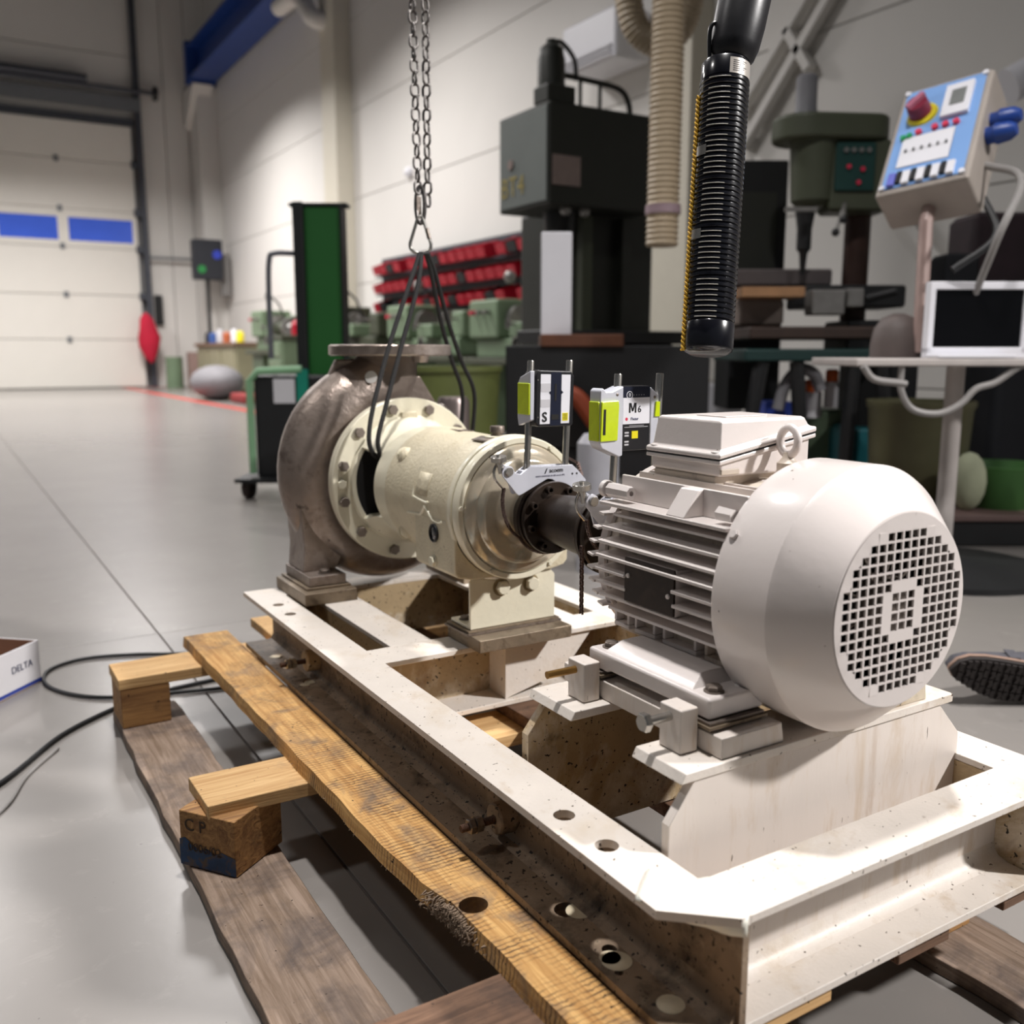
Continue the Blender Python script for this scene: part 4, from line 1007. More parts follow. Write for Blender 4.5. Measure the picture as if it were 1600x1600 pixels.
# ------------------------------------------------------------------ things on the floor near the pallet
CW = paint('white_carton', '#cfcdd0', .6, var=.04); CI = paint('brown_card_inside', '#8c6650', .8, var=.1)
ca = V(-.67, -.742, 0); cb = V(-.742, .67, 0); c0 = V(.150, 2.335, 0)
bx_ = thing('carton_tray', 'white open cardboard carton with blue stripe lying on the floor left of the pallet', 'box', c0 + ca * .2 + cb * .12)
Lc, Wc, Hc, tc_ = .42, .24, .100, .004
Mx = Matrix((ca, cb, V(0, 0, 1))).transposed().to_4x4(); Mx.translation = c0
def cardwall(x0, x1, y0, y1, z0, z1, nm, mat): return MB().box(x0, x1, y0, y1, z0, z1, Mx).build(nm, mat, bx_)
w0 = cardwall(0, Lc, 0, tc_, 0, Hc, 'carton_side', CW); cardwall(0, Lc, tc_, tc_ + .0015, .002, Hc - .001, 'carton_lining', CI)
cardwall(0, tc_, tc_, Wc, 0, Hc, 'carton_side', CW); cardwall(tc_, tc_ + .0015, tc_, Wc, .002, Hc - .001, 'carton_lining', CI)
cardwall(0, Lc, Wc - tc_, Wc, 0, Hc, 'carton_side', CW); cardwall(0, Lc, Wc - tc_ - .0015, Wc - tc_, .002, Hc - .001, 'carton_lining', CI)
cardwall(Lc - tc_, Lc, 0, Wc, 0, Hc, 'carton_side', CW); cardwall(0, Lc, 0, Wc, 0, .003, 'carton_base', CI)
cardwall(0, Lc, -.0004, 0, .004, .012, 'blue_stripe', paint('blue_print', '#23388c', .5))
text('DELTA', .0225, paint('navy_ink', '#2a3050', .5), w0, c0 + ca * .060 - cb * .0012 + V(0, 0, .056), face_rot(-ca, (0, 0, 1)))
dsc = thing('white_roll', 'white roll lying inside the open carton', 'roll', c0 + ca * .13 + cb * .12 + V(0, 0, .004))
MB().lathe([(0, .018), (0, .045), (.05, .045), (.05, .018)], c0 + ca * .13 + cb * .12 + V(0, 0, .045), (.5, .6, .2), 28).build('roll_body', WHITE, dsc)
CAB = paint('black_cable', '#17181a', .45, var=.1)
cb_ = thing('power_cable', 'black power cable looping over the floor from the carton to behind the pallet', 'cable', (.2, 2.1, 0))
MB().tube(spline([(-.12, 1.62, .005), (.04, 1.79, .005), (.15, 1.957, .005), (.26, 2.055, .005), (.33, 2.10, .005), (.42, 2.12, .005), (.60, 2.14, .005)], 8), .0048, 8).build('lead', CAB, cb_)
MB().tube(spline([(.55, 2.05, .005), (.41, 2.085, .005), (.27, 2.13, .005), (.195, 2.20, .005), (.155, 2.30, .005), (.172, 2.40, .005), (.25, 2.447, .005), (.36, 2.42, .005), (.50, 2.35, .005), (.7, 2.3, .005)], 8), .0045, 8).build('lead', CAB, cb_)
cb2 = thing('thin_cable', 'thin grey cable running beside the black cable at the left edge', 'cable', (0, 1.6, 0))
MB().tube(spline([(-.10, 1.50, .003), (.0, 1.63, .003), (.045, 1.70, .003), (.08, 1.80, .003), (.14, 1.90, .003)], 8), .0028, 8).build('lead', paint('grey_cable', '#8a8785', .5), cb2)

# shoe of someone kneeling outside the frame
SOLE = paint('black_rubber_sole', '#231d1c', .75, var=.2, vscale=60); TAN = paint('tan_midsole', '#8f7566', .6, var=.08); UPP = paint('grey_suede', '#4a494f', .85, var=.12, vscale=60, bump=.3, bscale=200)
sh = thing('work_shoe', 'dark grey shoe of a kneeling person with lugged black sole turned to the camera', 'shoe', (1.86, 1.05, 0))
fx = (V(.855, -.52, 0) + V(0, 0, -.10)).normalized(); fn = V(-.50, -.80, -.22); fn = (fn - fx * fn.dot(fx)).normalized(); fw = fn.cross(fx); fw = -fw if fw.z < 0 else fw
S0 = V(1.790, 1.150, .083)
Ms = Matrix((fx, fw, fn)).transposed().to_4x4(); Ms.translation = S0
def sole_half(t):   # upper and lower half width along the length
    K = [(0, .002, .002), (.012, .022, .018), (.035, .033, .030), (.07, .036, .048), (.11, .034, .060), (.16, .030, .062), (.21, .030, .052), (.25, .032, .048), (.28, .026, .040), (.295, .008, .010)]
    for a, b_ in zip(K, K[1:]):
        if t <= b_[0]: k = (t - a[0]) / (b_[0] - a[0]); return a[1] + (b_[1] - a[1]) * k, a[2] + (b_[2] - a[2]) * k
    return K[-1][1:]
ts = [0, .004, .012, .022, .035, .05, .07, .09, .11, .13, .16, .185, .21, .23, .25, .27, .285, .295]
def outline_(s_=0.): return [(t, sole_half(t)[0] + s_) for t in ts] + [(t, -sole_half(t)[1] - s_) for t in ts[::-1]]
MB().prism(outline_(0), 'z', -.010, 0).tf(Ms).build('outsole', SOLE, sh, bevel=.002, seg=2)
MB().prism(outline_(.002), 'z', -.019, -.010).tf(Ms).build('midsole', TAN, sh, bevel=.002, seg=2)
lg = []
row = 0; t = .016
while t < .285:
    u, l_ = sole_half(t + .006); w_ = u + l_; nn_ = max(2, int(w_ / .020))
    for k in range(nn_):
        x0 = -l_ + .002 + (w_ - .004) * k / nn_; x1 = -l_ + .002 + (w_ - .004) * (k + 1) / nn_ - .003; mid = (x0 + x1) / 2; z_ = .0045
        c_ = .0035 if row % 2 else -.0035
        MB().prism([(t, x0), (t + c_ * .7 + .001, mid), (t, x1), (t + .0095, x1), (t + .0095 + c_ * .7, mid), (t + .0095, x0)], 'z', 0, z_).tf(Ms).build('tread_lug', SOLE, sh)
    t += .0135; row += 1
up_ = MB(); vs = []; nseg = 12; zs_ = []
for i, t in enumerate(ts):
    u, l_ = sole_half(t); hh = .030 + .055 * min(1, max(0, (t - .05) / .13)) if t > .0 else .016
    if t < .02: hh = .014 + t
    for k in range(nseg + 1):
        a = PI * k / nseg; vs.append((t, (u - l_) / 2 + (u + l_) / 2 * .98 * math.cos(a), -.019 - hh * math.sin(a) ** .8))
n1 = nseg + 1
fs = [(i * n1 + k, i * n1 + k + 1, (i + 1) * n1 + k + 1, (i + 1) * n1 + k) for i in range(len(ts) - 1) for k in range(nseg)] + [tuple(range(n1)), tuple(range(len(ts) * n1 - 1, (len(ts) - 1) * n1 - 1, -1))]
up_.add(vs, fs); up_.tf(Ms).build('shoe_upper', UPP, sh, smooth=60)
MB().prism([(.13, .0305), (.15, .0305), (.152, .034), (.128, .034)], 'z', -.055, -.02).tf(Ms).build('side_seam', UPP, sh)

# ================================================================== the hall behind
WALLM = paint('white_wall_panel', '#dedbd6', .55, var=.015, vscale=1.5)
DOORM = paint('sectional_door_white', '#e4e0d8', .5, var=.015, vscale=2)
GREYM = paint('grey_trim_metal', '#75787c', .5, .2, var=.05)
DGREY = paint('dark_grey_metal', '#4a4d55', .45, .3, var=.05)
WX = 5.52
wr = struct(MB().box(WX + .01, WX + .16, -9, 21.7, 0, 8.2).build('wall_right', paint('panel_joint', '#a9a7a3', .8), None))
zj = [0, .51, 1.74, 2.965, 4.19, 5.42, 6.65, 8.2]
for za, zb in zip(zj, zj[1:]):
    for ya, yb in ((-9, -2), (-2, 5.8), (5.8, 13.6), (13.6, 21.7)):
        MB().box(WX, WX + .02, ya + .003, yb - .003, za + .006, zb - .006).build('panel', WALLM, wr, bevel=.004, seg=1)
wb = struct(MB().box(-14, 5.68, 21.72, 21.9, 0, 8.2).build('wall_back', MATS['panel_joint'], None))
for (xa, xb) in ((-14, -10), (-10, -6), (-6, -1.6), (-1.6, 1.2), (1.2, 4.1)):
    for (za, zb) in ((5.5, 6.7), (6.72, 8.2)):
        MB().box(xa + .004, xb - .004, 21.68, 21.72, za, zb).build('panel', WALLM, wb)
for (xa, xb) in ((-14, -10), (-10, -6), (-6, -1.75)): MB().box(xa + .004, xb - .004, 21.68, 21.72, 0, 5.49).build('panel', WALLM, wb)
for (xa, xb) in ((4.1, 4.6), (4.61, 5.08), (5.09, 5.52)): MB().box(xa, xb, 21.66, 21.72, 0, 8.2).build('panel', WALLM, wb, bevel=.01, seg=1)
ce = struct(MB().box(-14, 5.7, -9, 21.9, 8.2, 8.35).build('ceiling', paint('ceiling_sheet', '#606064', .7, var=.03), None))
# big sectional door
dr = struct(MB().box(-1.6, 3.95, 21.62, 21.68, 0, 5.45).build('door_1', GREYM, None))
for (za, zb) in ((.02, 1.0), (1.01, 1.91), (1.92, 2.86), (3.62, 4.57), (4.58, 5.32)):
    MB().box(-1.55, 3.9, 21.56, 21.62, za, zb).build('door_section', DOORM, dr, bevel=.012, seg=2)
wins = [(-1.4, -.1), (.09, 1.25 - .0), (1.30, 2.38), (2.58, 3.80)]
wins = [(-1.42, -.22), (-.04, 1.16), (1.32, 2.385), (2.585, 3.81)]
sec = MB(); sec.box(-1.55, 3.9, 21.56, 21.62, 2.87, 2.99); sec.box(-1.55, 3.9, 21.56, 21.62, 3.45, 3.61)
xe = [-1.55] + [v for w_ in wins for v in w_] + [3.9]
for a, b_ in zip(xe[::2], xe[1::2]): sec.box(a, b_, 21.56, 21.62, 2.99, 3.45)
so = sec.build('window_section', DOORM, dr)
PANE = paint('evening_blue_pane', '#3f5cc0', .15, var=.12, vscale=1.4, emit=.42)
for a, b_ in wins: MB().box(a, b_, 21.585, 21.6, 2.99, 3.45).build('pane', PANE, so)
for z in (1.0, 1.91, 2.87, 3.61, 4.57):
    for x in (.3, 2.4): MB().box(x, x + .09, 21.54, 21.56, z - .06, z + .06).build('hinge', GREYM, dr)
    MB().box(3.86, 4.0, 21.5, 21.57, z - .07, z + .07).build('hinge', DGREY, dr)
MB().box(3.99, 4.10, 21.45, 21.62, 0, 8.1).build('door_track', DGREY, dr)
MB().box(-1.6, 3.95, 21.50, 21.60, 5.33, 5.46).build('header_seal', DGREY, dr)
MB().box(-1.6, 4.1, 21.42, 21.6, 5.62, 5.86).build('lintel_rail', GREYM, dr)
MB().cyl((-1.6, 21.4, 6.0), (4.4, 21.4, 6.0), .045, n=14).build('spring_shaft', DGREY, dr)
MB().cyl((1.2, 21.4, 6.12), (3.1, 21.4, 6.12), .08, n=16).build('torsion_spring', DGREY, dr)
MB().lathe([(0, .14), (.08, .14)], (4.35, 21.4, 6.0), (1, 0, 0), 20).build('chain_wheel', BLACK, dr)
MB().cyl((4.1, 21.5, 2.72), (5.0, 21.5, 2.72), .03, n=10).build('conduit', GREYM, dr)
# columns, crane beam
COLM = paint('column_cream', '#d8d2c2', .55, var=.02)
c1 = struct(MB().box(5.12, 5.52, 20.9, 21.6, 0, 6.2).build('trim_3', WALLM, None, bevel=.01), 'boxed column in the corner beside the door wall')
c2 = struct(MB().box(5.26, 5.52, 13.55, 14.1, 0, 8.2).build('trim_4', COLM, None, bevel=.01), 'cream column against the right wall')
c3 = struct(MB().box(5.3, 5.52, 6.0, 6.45, 0, 8.2).build('trim_5', COLM, None, bevel=.01), 'cream column against the right wall behind the milling machine')
BLUEM = paint('crane_blue', '#1d3f86', .45, var=.05)
cr_ = thing('crane_beam', 'blue crane runway beam under the ceiling along the right wall', 'beam', (5.2, 15, 6.2))
MB().box(4.93, 5.45, 4.0, 20.9, 6.2, 6.26).build('lower_flange', BLUEM, cr_); MB().box(5.14, 5.2, 4.0, 20.9, 6.26, 6.8).build('web', BLUEM, cr_); MB().box(4.93, 5.45, 4.0, 20.9, 6.8, 6.86).build('upper_flange', BLUEM, cr_)
MB().box(4.9, 5.48, 20.75, 20.95, 6.15, 6.95).build('end_stop', BLUEM, cr_)
MB().prism([(20.7, 6.14), (21.6, 6.14), (21.6, 5.4)], 'x', 5.0, 5.4).build('bracket', WALLM, cr_)
du = thing('vent_elbow', 'white pipe elbow high on the cream wall column', 'pipe', (5.1, 14.4, 5.6))
MB().tube(spline([(5.1, 15.4, 6.05), (5.1, 14.6, 5.98), (5.1, 14.2, 5.75), (5.15, 14.0, 5.52), (5.4, 13.9, 5.48)], 6), .13, 14).build('elbow_tube', WALLM, du)
def wall_(p): return (5.455, p[1] * 1.049, .75 + (p[2] - .75) * 1.049)
for k, (pa, pb) in enumerate((((5.2, 5.30, 2.22), (5.2, 4.50, 3.10)), ((5.2, 5.36, 2.46), (5.2, 4.62, 3.22)), ((5.2, 4.92, 2.93), (5.2, 4.70, 2.62)), ((5.2, 4.05, 1.72), (5.2, 3.45, 1.12)))):
    pa, pb = wall_(pa), wall_(pb)
    t = thing('diagonal_brace', ['lower of the two long white steel braces on the right wall', 'upper of the two long white steel braces on the right wall', 'short white strut between the long wall braces', 'white steel brace low on the right wall under the control box'][k], 'brace', pa)
    a, b_ = Vector(pa), Vector(pb); d = (b_ - a).normalized(); w_ = V(1, 0, 0); s_ = w_.cross(d); M_ = Matrix((d, s_, w_)).transposed().to_4x4(); M_.translation = (a + b_) / 2; h = (b_ - a).length / 2
    MB().box(-h, h, -.035, .035, -.04, .04, M_).build('tube', WALLM, t, bevel=.008)
    MB().box(-h, -h + .09, -.06, .06, .04, .05, M_).build('end_plate', WALLM, t)
# white wall unit
wu = thing('wall_unit', 'white louvred box unit high on the right wall behind the cream hose', 'wall unit', (5.3, 7.1, 3.2))
MB().box(5.12, 5.5, 6.75, 7.55, 3.2, 3.62).build('casing', WHITE, wu, bevel=.03, seg=3)
for z in (3.22, 3.26, 3.3): MB().box(5.1, 5.13, 6.8, 7.5, z, z + .015).build('louvre', GREYL, wu)
# ---------------- local frame facing the camera for machines standing askew: X right, Y away, origin under the camera axis
GA = Matrix(((math.cos(R(31.3)), math.sin(R(31.3)), 0, 0), (-math.sin(R(31.3)), math.cos(R(31.3)), 0, 0), (0, 0, 1, 0), (0, 0, 0, 1)))
CP_, SP_ = math.cos(R(9.66)), math.sin(R(9.66))
def L(px, py, D):
    """X offset and height of something seen there at ground distance D"""
    v = (py - 800) / 1469; dz = -D * (SP_ + v * CP_) / (CP_ - v * SP_)
    depth = D * CP_ - dz * SP_; return (px - 800) / 1469 * depth, .75 + dz
class GB(MB):
    def build(s, *a, **k): s.tf(GA); return MB.build(s, *a, **k)
def gthing(name, label, cat, X, D, z=0, group=None): return thing(name, label, cat, GA @ V(X, D, z), group)
def gbox(px0, px1, py0, py1, D, depth, name, mat, par, bevel=.006):
    x0, z1 = L(px0, py0, D); x1, z0 = L(px1, py1, D)
    return GB().box(x0, x1, D, D + depth, z0, z1).build(name, mat, par, bevel=bevel, seg=1)
GRN = paint('machine_green_dark', '#262822', .5, var=.08, vscale=3); GRN2 = paint('machine_green', '#474c3c', .5, var=.08, vscale=3)
GRL = paint('machine_green_pale', '#71856a', .5, var=.1, vscale=4); GFACE = paint('machine_green_lit', '#6d7370', .5, var=.08, vscale=2)
TEAL = paint('teal_paint', '#1a6068', .5, var=.08); LSTEEL = paint('machine_bare_steel', '#8f8d8a', .35, .6, var=.15, vscale=12)
BLK = paint('machine_black', '#17181a', .5, var=.15)
# milling machine
ml = thing('milling_machine', 'tall dark green milling machine with boxy head against the wall', 'machine', (3.7, 5.2, 0))
hb_ = MB().box(3.2, 4.02, 4.84, 5.42, 1.62, 2.20); hd_ = hb_.build('head_box', GRN, ml, bevel=.012)
MB().box(3.192, 3.2, 4.86, 5.40, 1.64, 2.18).build('lit_side', GFACE, hd_, bevel=.004, seg=1)  # flank of the head, the light on it put into a paler colour
MB().box(3.20, 3.40, 4.86, 5.02, 2.20, 2.30).build('motor_mount', GRN, ml, bevel=.01)
q = MB(); q.lathe([(2.30, .085), (2.32, .082), (2.46, .082), (2.48, .075), (2.52, .07), (2.55, .03), (2.57, .03)], (3.29, 4.96, 0), (0, 0, 1), 24); q.build('spindle_motor', GRN, ml)
MB().tube(spline([(3.30, 4.96, 2.56), (3.38, 4.98, 2.57), (3.48, 5.0, 2.50), (3.50, 5.0, 2.38)], 6), .014, 8).build('motor_cable', BLK, ml)
MB().tube(spline([(3.36, 5.0, 2.40), (3.6, 5.02, 2.40), (3.85, 5.04, 2.39), (3.94, 5.05, 2.32), (3.96, 5.05, 2.2)], 6), .018, 8).build('guard_hoop', GRN, ml)
for x in (3.55, 3.70): MB().cyl((x, 5.03, 2.2), (x, 5.03, 2.39), .012, n=8).build('hoop_post', GRN, ml)
MB().box(3.22, 3.42, 4.832, 4.84, 1.73, 1.90).build('rating_plate', paint('pinkish_plate', '#8a7a74', .5, var=.1, vscale=20), hd_)
text('BT4', .17, paint('yellow_hand_lettering', '#9d8f50', .6, var=.2, vscale=20), hd_, (3.188, 5.24, 1.76), face_rot((0, -1, 0), (0, 0, 1)), 'hand_lettering')
MB().lathe([(0, .03), (.01, .03)], (3.192, 5.26, 1.90), (-1, 0, 0), 14).build('sticker', MATS['pinkish_plate'], hd_)
q = MB(); q.lathe([(0, .10), (.14, .095), (.18, .07), (.34, .055), (.36, .03), (.42, .03)], (3.45, 5.1, 1.62), (0, 0, -1), 24); q.build('quill', BLK, ml)
MB().box(3.56, 4.22, 5.1, 5.75, .0, 1.68).build('column', GRN, ml, bevel=.03, seg=2)
MB().box(3.58, 3.66, 5.03, 5.1, .7, 1.6).build('slideway', GRN2, ml)
MB().box(3.90, 3.98, 5.03, 5.1, .7, 1.6).build('slideway', GRN, ml)
MB().box(3.1, 4.35, 4.7, 5.05, .80, .88).build('table', BLK, ml, bevel=.01)
MB().box(3.35, 4.1, 4.72, 5.1, .42, .80).build('knee', BLK, ml, bevel=.02); MB().box(3.2, 4.3, 4.6, 5.8, 0, .14).build('base', GRN, ml, bevel=.02)
MB().lathe([(0, .09), (.015, .09), (.015, .075), (0, .075)], (3.42, 4.69, .55), (0, -1, 0), 20).build('handwheel', LSTEEL, ml)
for x in (3.36, 3.5): MB().ball((x, 4.9, 1.60), .035, 10).build('control_knob', LSTEEL, ml)
# control cabinet column and dark cupboards round it
cb0 = gthing('machine_cabinet', 'black machine cabinet standing right of the milling machine', 'cabinet', 1.35, 5.3)
gbox(1150, 1215, 250, 640, 5.2, .35, 'cabinet_body', BLK, cb0); gbox(1155, 1210, 300, 420, 5.19, .008, 'cabinet_door', GRN, cb0)
cw = gthing('steel_cupboard', 'low black cupboard with a brown board on top under the milling machine', 'cupboard', .9, 4.35)
gbox(790, 1105, 540, 700, 4.3, .35, 'cupboard_body', BLK, cw); gbox(845, 975, 522, 542, 4.28, .35, 'top_board', paint('brown_board', '#5a3420', .7, var=.2), cw)
x_, z_ = L(845, 700, 4.3)
gbox(792, 1105, 700, 745, 4.32, .33, 'plinth', BLK, cw)
wp = gthing('upright_board', 'narrow white board standing upright left of the milling machine column', 'board', .12, 4.5, .84)
gbox(846, 893, 362, 524, 4.5, .03, 'board_face', WHITE, wp)
or_ = gthing('orange_hose', 'orange-brown hose end lying on the dark cupboard front', 'hose', .3, 4.2)
o1 = L(905, 625, 4.2); o2 = L(955, 690, 4.2)
GB().tube(spline([(o1[0] - .05, 4.22, o1[1] + .03), (o1[0], 4.2, o1[1]), ((o1[0] + o2[0]) / 2, 4.18, (o1[1] + o2[1]) / 2 - .01), (o2[0], 4.2, o2[1])], 6), .04, 10).build('hose_tube', paint('rust_orange', '#8a3a1c', .6), or_)
# extraction hose loop and its pipe
HOSE = paint('cream_spiral_hose', '#b9a88e', .5, var=.05)
eh = thing('extraction_hose', 'cream ribbed extraction hose looping down from above', 'hose', (3.9, 4.9, 2.6))
lp = spline([GA @ V(*q_) for q_ in [(.70, 6.2, 3.25), (.705, 6.2, 2.95), (.76, 6.2, 2.72), (.90, 6.2, 2.63), (1.04, 6.2, 2.72), (1.10, 6.2, 2.95), (1.10, 6.2, 3.3)]], 14)
sc_ = [(.088 if i % 2 else .078) for i in range(len(lp))]
MB().tube(lp, sc_, 16).build('hose_loop', HOSE, eh)
pp_ = thing('extraction_pipe', 'upright cream ribbed pipe hanging in front of the milling machine', 'pipe', (3.0, 3.6, 1.45))
pl = []; n_ = 90
for i in range(n_ + 1):
    k = i / n_; a, b_ = L(1046, -20, 4.6), L(1034, 385, 4.6); pl.append(GA @ V(a[0] + (b_[0] - a[0]) * k, 4.6, a[1] + (b_[1] - a[1]) * k))
MB().tube(pl, [(.078 if i % 2 else .070) for i in range(n_ + 1)], 18).build('pipe_body', HOSE, pp_)
x_, z_ = L(1036, 328, 4.6); GB().lathe([(z_ - .02, .083), (z_ + .02, .083)], (x_, 4.6, 0), (0, 0, 1), 20).build('clamp_band', paint('pink_band', '#a08a92', .5), pp_)
# drill press
dp = gthing('drill_press', 'green pillar drill with wide pulley cover standing on a dark bench', 'drill press', 1.9, 4.7)
Dd = 4.6
xa, zt = L(1222, 172, Dd); xb, zb = L(1405, 214, Dd)
pc = GB(); pts = []
for i in range(25):
    a = PI / 2 + PI * i / 24; pts.append((xa + .16 + .16 * math.cos(a), Dd + .15 + .15 * math.sin(a)))
for i in range(13):
    a = -PI / 2 + PI * i / 12; pts.append((xb - .10 + .10 * math.cos(a), Dd + .15 + .12 * math.sin(a)))
pc.prism(pts, 'z', zb, zt); pc.build('pulley_cover', GRN2, dp, bevel=.02, seg=3)
x0, z1 = L(1248, 214, Dd); x1, z0 = L(1322, 318, Dd)
q = GB(); q.lathe([(z0, .07), (z0 + .03, .10), (z1, .115)], ((x0 + x1) / 2, Dd + .14, 0), (0, 0, 1), 24); q.build('head', GRN2, dp)
gbox(1300, 1392, 216, 330, Dd + .05, .2, 'head_casting', GRN2, dp, .02)
cp0 = gbox(1308, 1366, 222, 298, Dd + .035, .02, 'control_face', paint('dark_teal_face', '#153c38', .5), dp)
for k in range(4):
    x_, z_ = L(1326 + 12 * k, 232, Dd); GB().lathe([(0, .012), (.01, .012)], (x_, Dd + .035, z_), (0, -1, 0), 10).build('button', LSTEEL, cp0)
for (a, b_, m_) in ((1330, 258, REDI), (1352, 262, REDI), (1345, 283, REDI)):
    x_, z_ = L(a, b_, Dd); GB().lathe([(0, .011), (.01, .011)], (x_, Dd + .035, z_), (0, -1, 0), 10).build('button', m_, cp0)
x_, z0 = L(1275, 155, Dd); _, z1 = L(1275, 103, Dd)
GB().lathe([(zt, .06), (z0, .05), (z1 - .01, .05), (z1, .04)], (x_, Dd + .15, 0), (0, 0, 1), 20).build('spindle_cap', paint('grey_plastic', '#77777c', .5), dp)
x_, z0 = L(1273, 318, Dd); _, z1 = L(1273, 425, Dd)
GB().lathe([(z1, .012), (z1 + .1, .02), (z1 + .12, .035), (z0 - .1, .035), (z0, .05)], (x_, Dd + .14, 0), (0, 0, 1), 18).build('spindle', BLK, dp)
xq, zq = L(1250, 322, Dd); GB().box(xq - .06, xq + .09, Dd + .02, Dd + .05, zq - .02, zq).build('depth_stop', LSTEEL, dp)
for (a, b_) in ((1312, 345), (1300, 365)):
    xh, zh = L(1322, 318, Dd); xe_, ze_ = L(a, b_, Dd); GB().tube([(xh, Dd + .02, zh), (xe_, Dd - .05, ze_)], .009, 8).build('feed_lever', LSTEEL, dp); GB().ball((xe_, Dd - .05, ze_), .02, 10).build('lever_ball', BLK, dp)
x_, z0 = L(1368, 322, Dd); _, z1 = L(1368, 560, Dd)
GB().lathe([(z1, .062), (z0, .062)], (x_, Dd + .22, 0), (0, 0, 1), 24).build('pillar', paint('brown_pillar', '#3a2822', .4, .3, var=.2, vscale=10), dp)
gbox(1262, 1415, 445, 480, Dd, .35, 'drill_table', BLK, dp, .01)
gbox(1325, 1450, 500, 560, Dd + .05, .35, 'pillar_foot', BLK, dp, .01)
vv_ = gthing('machine_vise', 'steel machine vise on the drill press table', 'vise', 1.7, 4.55, .95)
gbox(1270, 1320, 452, 492, Dd - .12, .12, 'vise_body', LSTEEL, vv_, .008); gbox(1325, 1350, 450, 480, Dd - .12, .12, 'vise_jaw', LSTEEL, vv_, .008)
GB().cyl(tuple([L(1355, 466, Dd - .1)[0], Dd - .08, L(1355, 466, Dd - .1)[1]]), tuple([L(1400, 455, Dd - .1)[0], Dd - .1, L(1400, 455, Dd - .1)[1]]), .02, n=12).build('vise_screw', BLK, vv_)
bn = gthing('machine_bench', 'dark green steel bench with splayed legs below the drill press', 'bench', 1.6, 4.3)
gbox(1165, 1425, 545, 565, 4.3, .7, 'bench_top', paint('very_dark_green', '#10302e', .5), bn, .01)
gbox(1172, 1370, 510, 530, 4.35, .5, 'bench_shelf', paint('brown_oiled_steel', '#35261f', .5, var=.2), bn, .01)
for (a, b_, c_, d_) in ((1190, 565, 1150, 700), (1245, 565, 1262, 700), (1375, 565, 1400, 760), (1335, 565, 1318, 700)):
    p0_, p1_ = L(a, b_, 4.35), L(c_, d_, 4.35)
    GB().tube([(p0_[0], 4.35, p0_[1]), (p1_[0], 4.35, 0 if d_ > 690 else p1_[1])], .035, 8).build('leg', BLK, bn)
gbox(1345, 1420, 560, 800, 4.6, .3, 'pedestal', BLK, bn, .01)
wk = gthing('wooden_plank', 'pale wooden plank lying behind the ribbed hand grip on the bench', 'plank', 1.4, 4.7, 1.0)
gbox(1160, 1258, 448, 464, 4.4, .25, 'plank_body', paint('pale_plank', '#9c7552', .7, var=.15), wk, .004)
gm = gthing('grey_machine_table', 'grey slotted machine table on the bench left of the pillar drill', 'machine table', 1.4, 4.9, 1.05)
gbox(1150, 1300, 420, 446, 4.8, .4, 'table_body', paint('grey_cast_table', '#5b5454', .5, .2), gm, .01); gbox(1155, 1225, 465, 510, 4.6, .3, 'table_bracket', paint('beige_casting', '#7d7068', .5), gm, .02)
for (a, b_, r_, m_, nm) in ((1222, 640, .03, paint('orange_cap', '#c85a18', .5), 'orange spray can cap under the bench, left one'), (1270, 606, .04, MATS['orange_cap'], 'bright orange round cap under the bench'), (1300, 590, .03, MATS['orange_cap'], 'small reddish orange cap under the bench, right one')):
    x_, z_ = L(a, b_, 4.5); t = gthing('paint_can', nm, 'can', x_, 4.5, z_ - .12); GB().lathe([(-.06, r_), (-.01, r_), (0, r_ * .7), (0, 0)], (x_, 4.5, z_ + .04), (0, 0, 1), 16).build('cap', m_, t); GB().lathe([(-.18, r_ * 1.1), (-.06, r_ * 1.1)], (x_, 4.5, z_ + .04), (0, 0, 1), 16).build('can_body', GREYL, t)
bl = gthing('blue_crate', 'low blue crate under the machine bench behind the motor', 'crate', 1.35, 4.45); gbox(1196, 1240, 628, 650, 4.45, .2, 'crate_body', paint('crate_blue', '#2540a0', .5), bl)
gh = gthing('grey_hose_loop', 'grey hose looped under the machine bench', 'hose', 1.4, 4.4)
GB().tube(spline([(L(a, b_, 4.4)[0], 4.4, L(a, b_, 4.4)[1]) for a, b_ in ((1215, 640), (1228, 600), (1250, 577), (1272, 585), (1282, 610))], 6), .028, 10).build('hose_tube', paint('grey_hose', '#77767a', .5), gh)
tl = gthing('teal_bin', 'teal waste bin standing below the machine bench', 'bin', 1.9, 4.5); gbox(1322, 1372, 668, 800, 4.5, .25, 'bin_body', TEAL, tl, .02)
pg = gthing('pale_green_box', 'pale green machine base behind the terminal box', 'machine base', 1.7, 4.7); gbox(1255, 1335, 640, 760, 4.75, .3, 'base_body', GRL, pg, .02)
gbox(1105, 1160, 600, 655, 6.2, .3, 'casing', WHITE, gthing('white_cabinet', 'white cabinet low by the wall behind the hand grip', 'cabinet', 1.3, 6.2), .02)
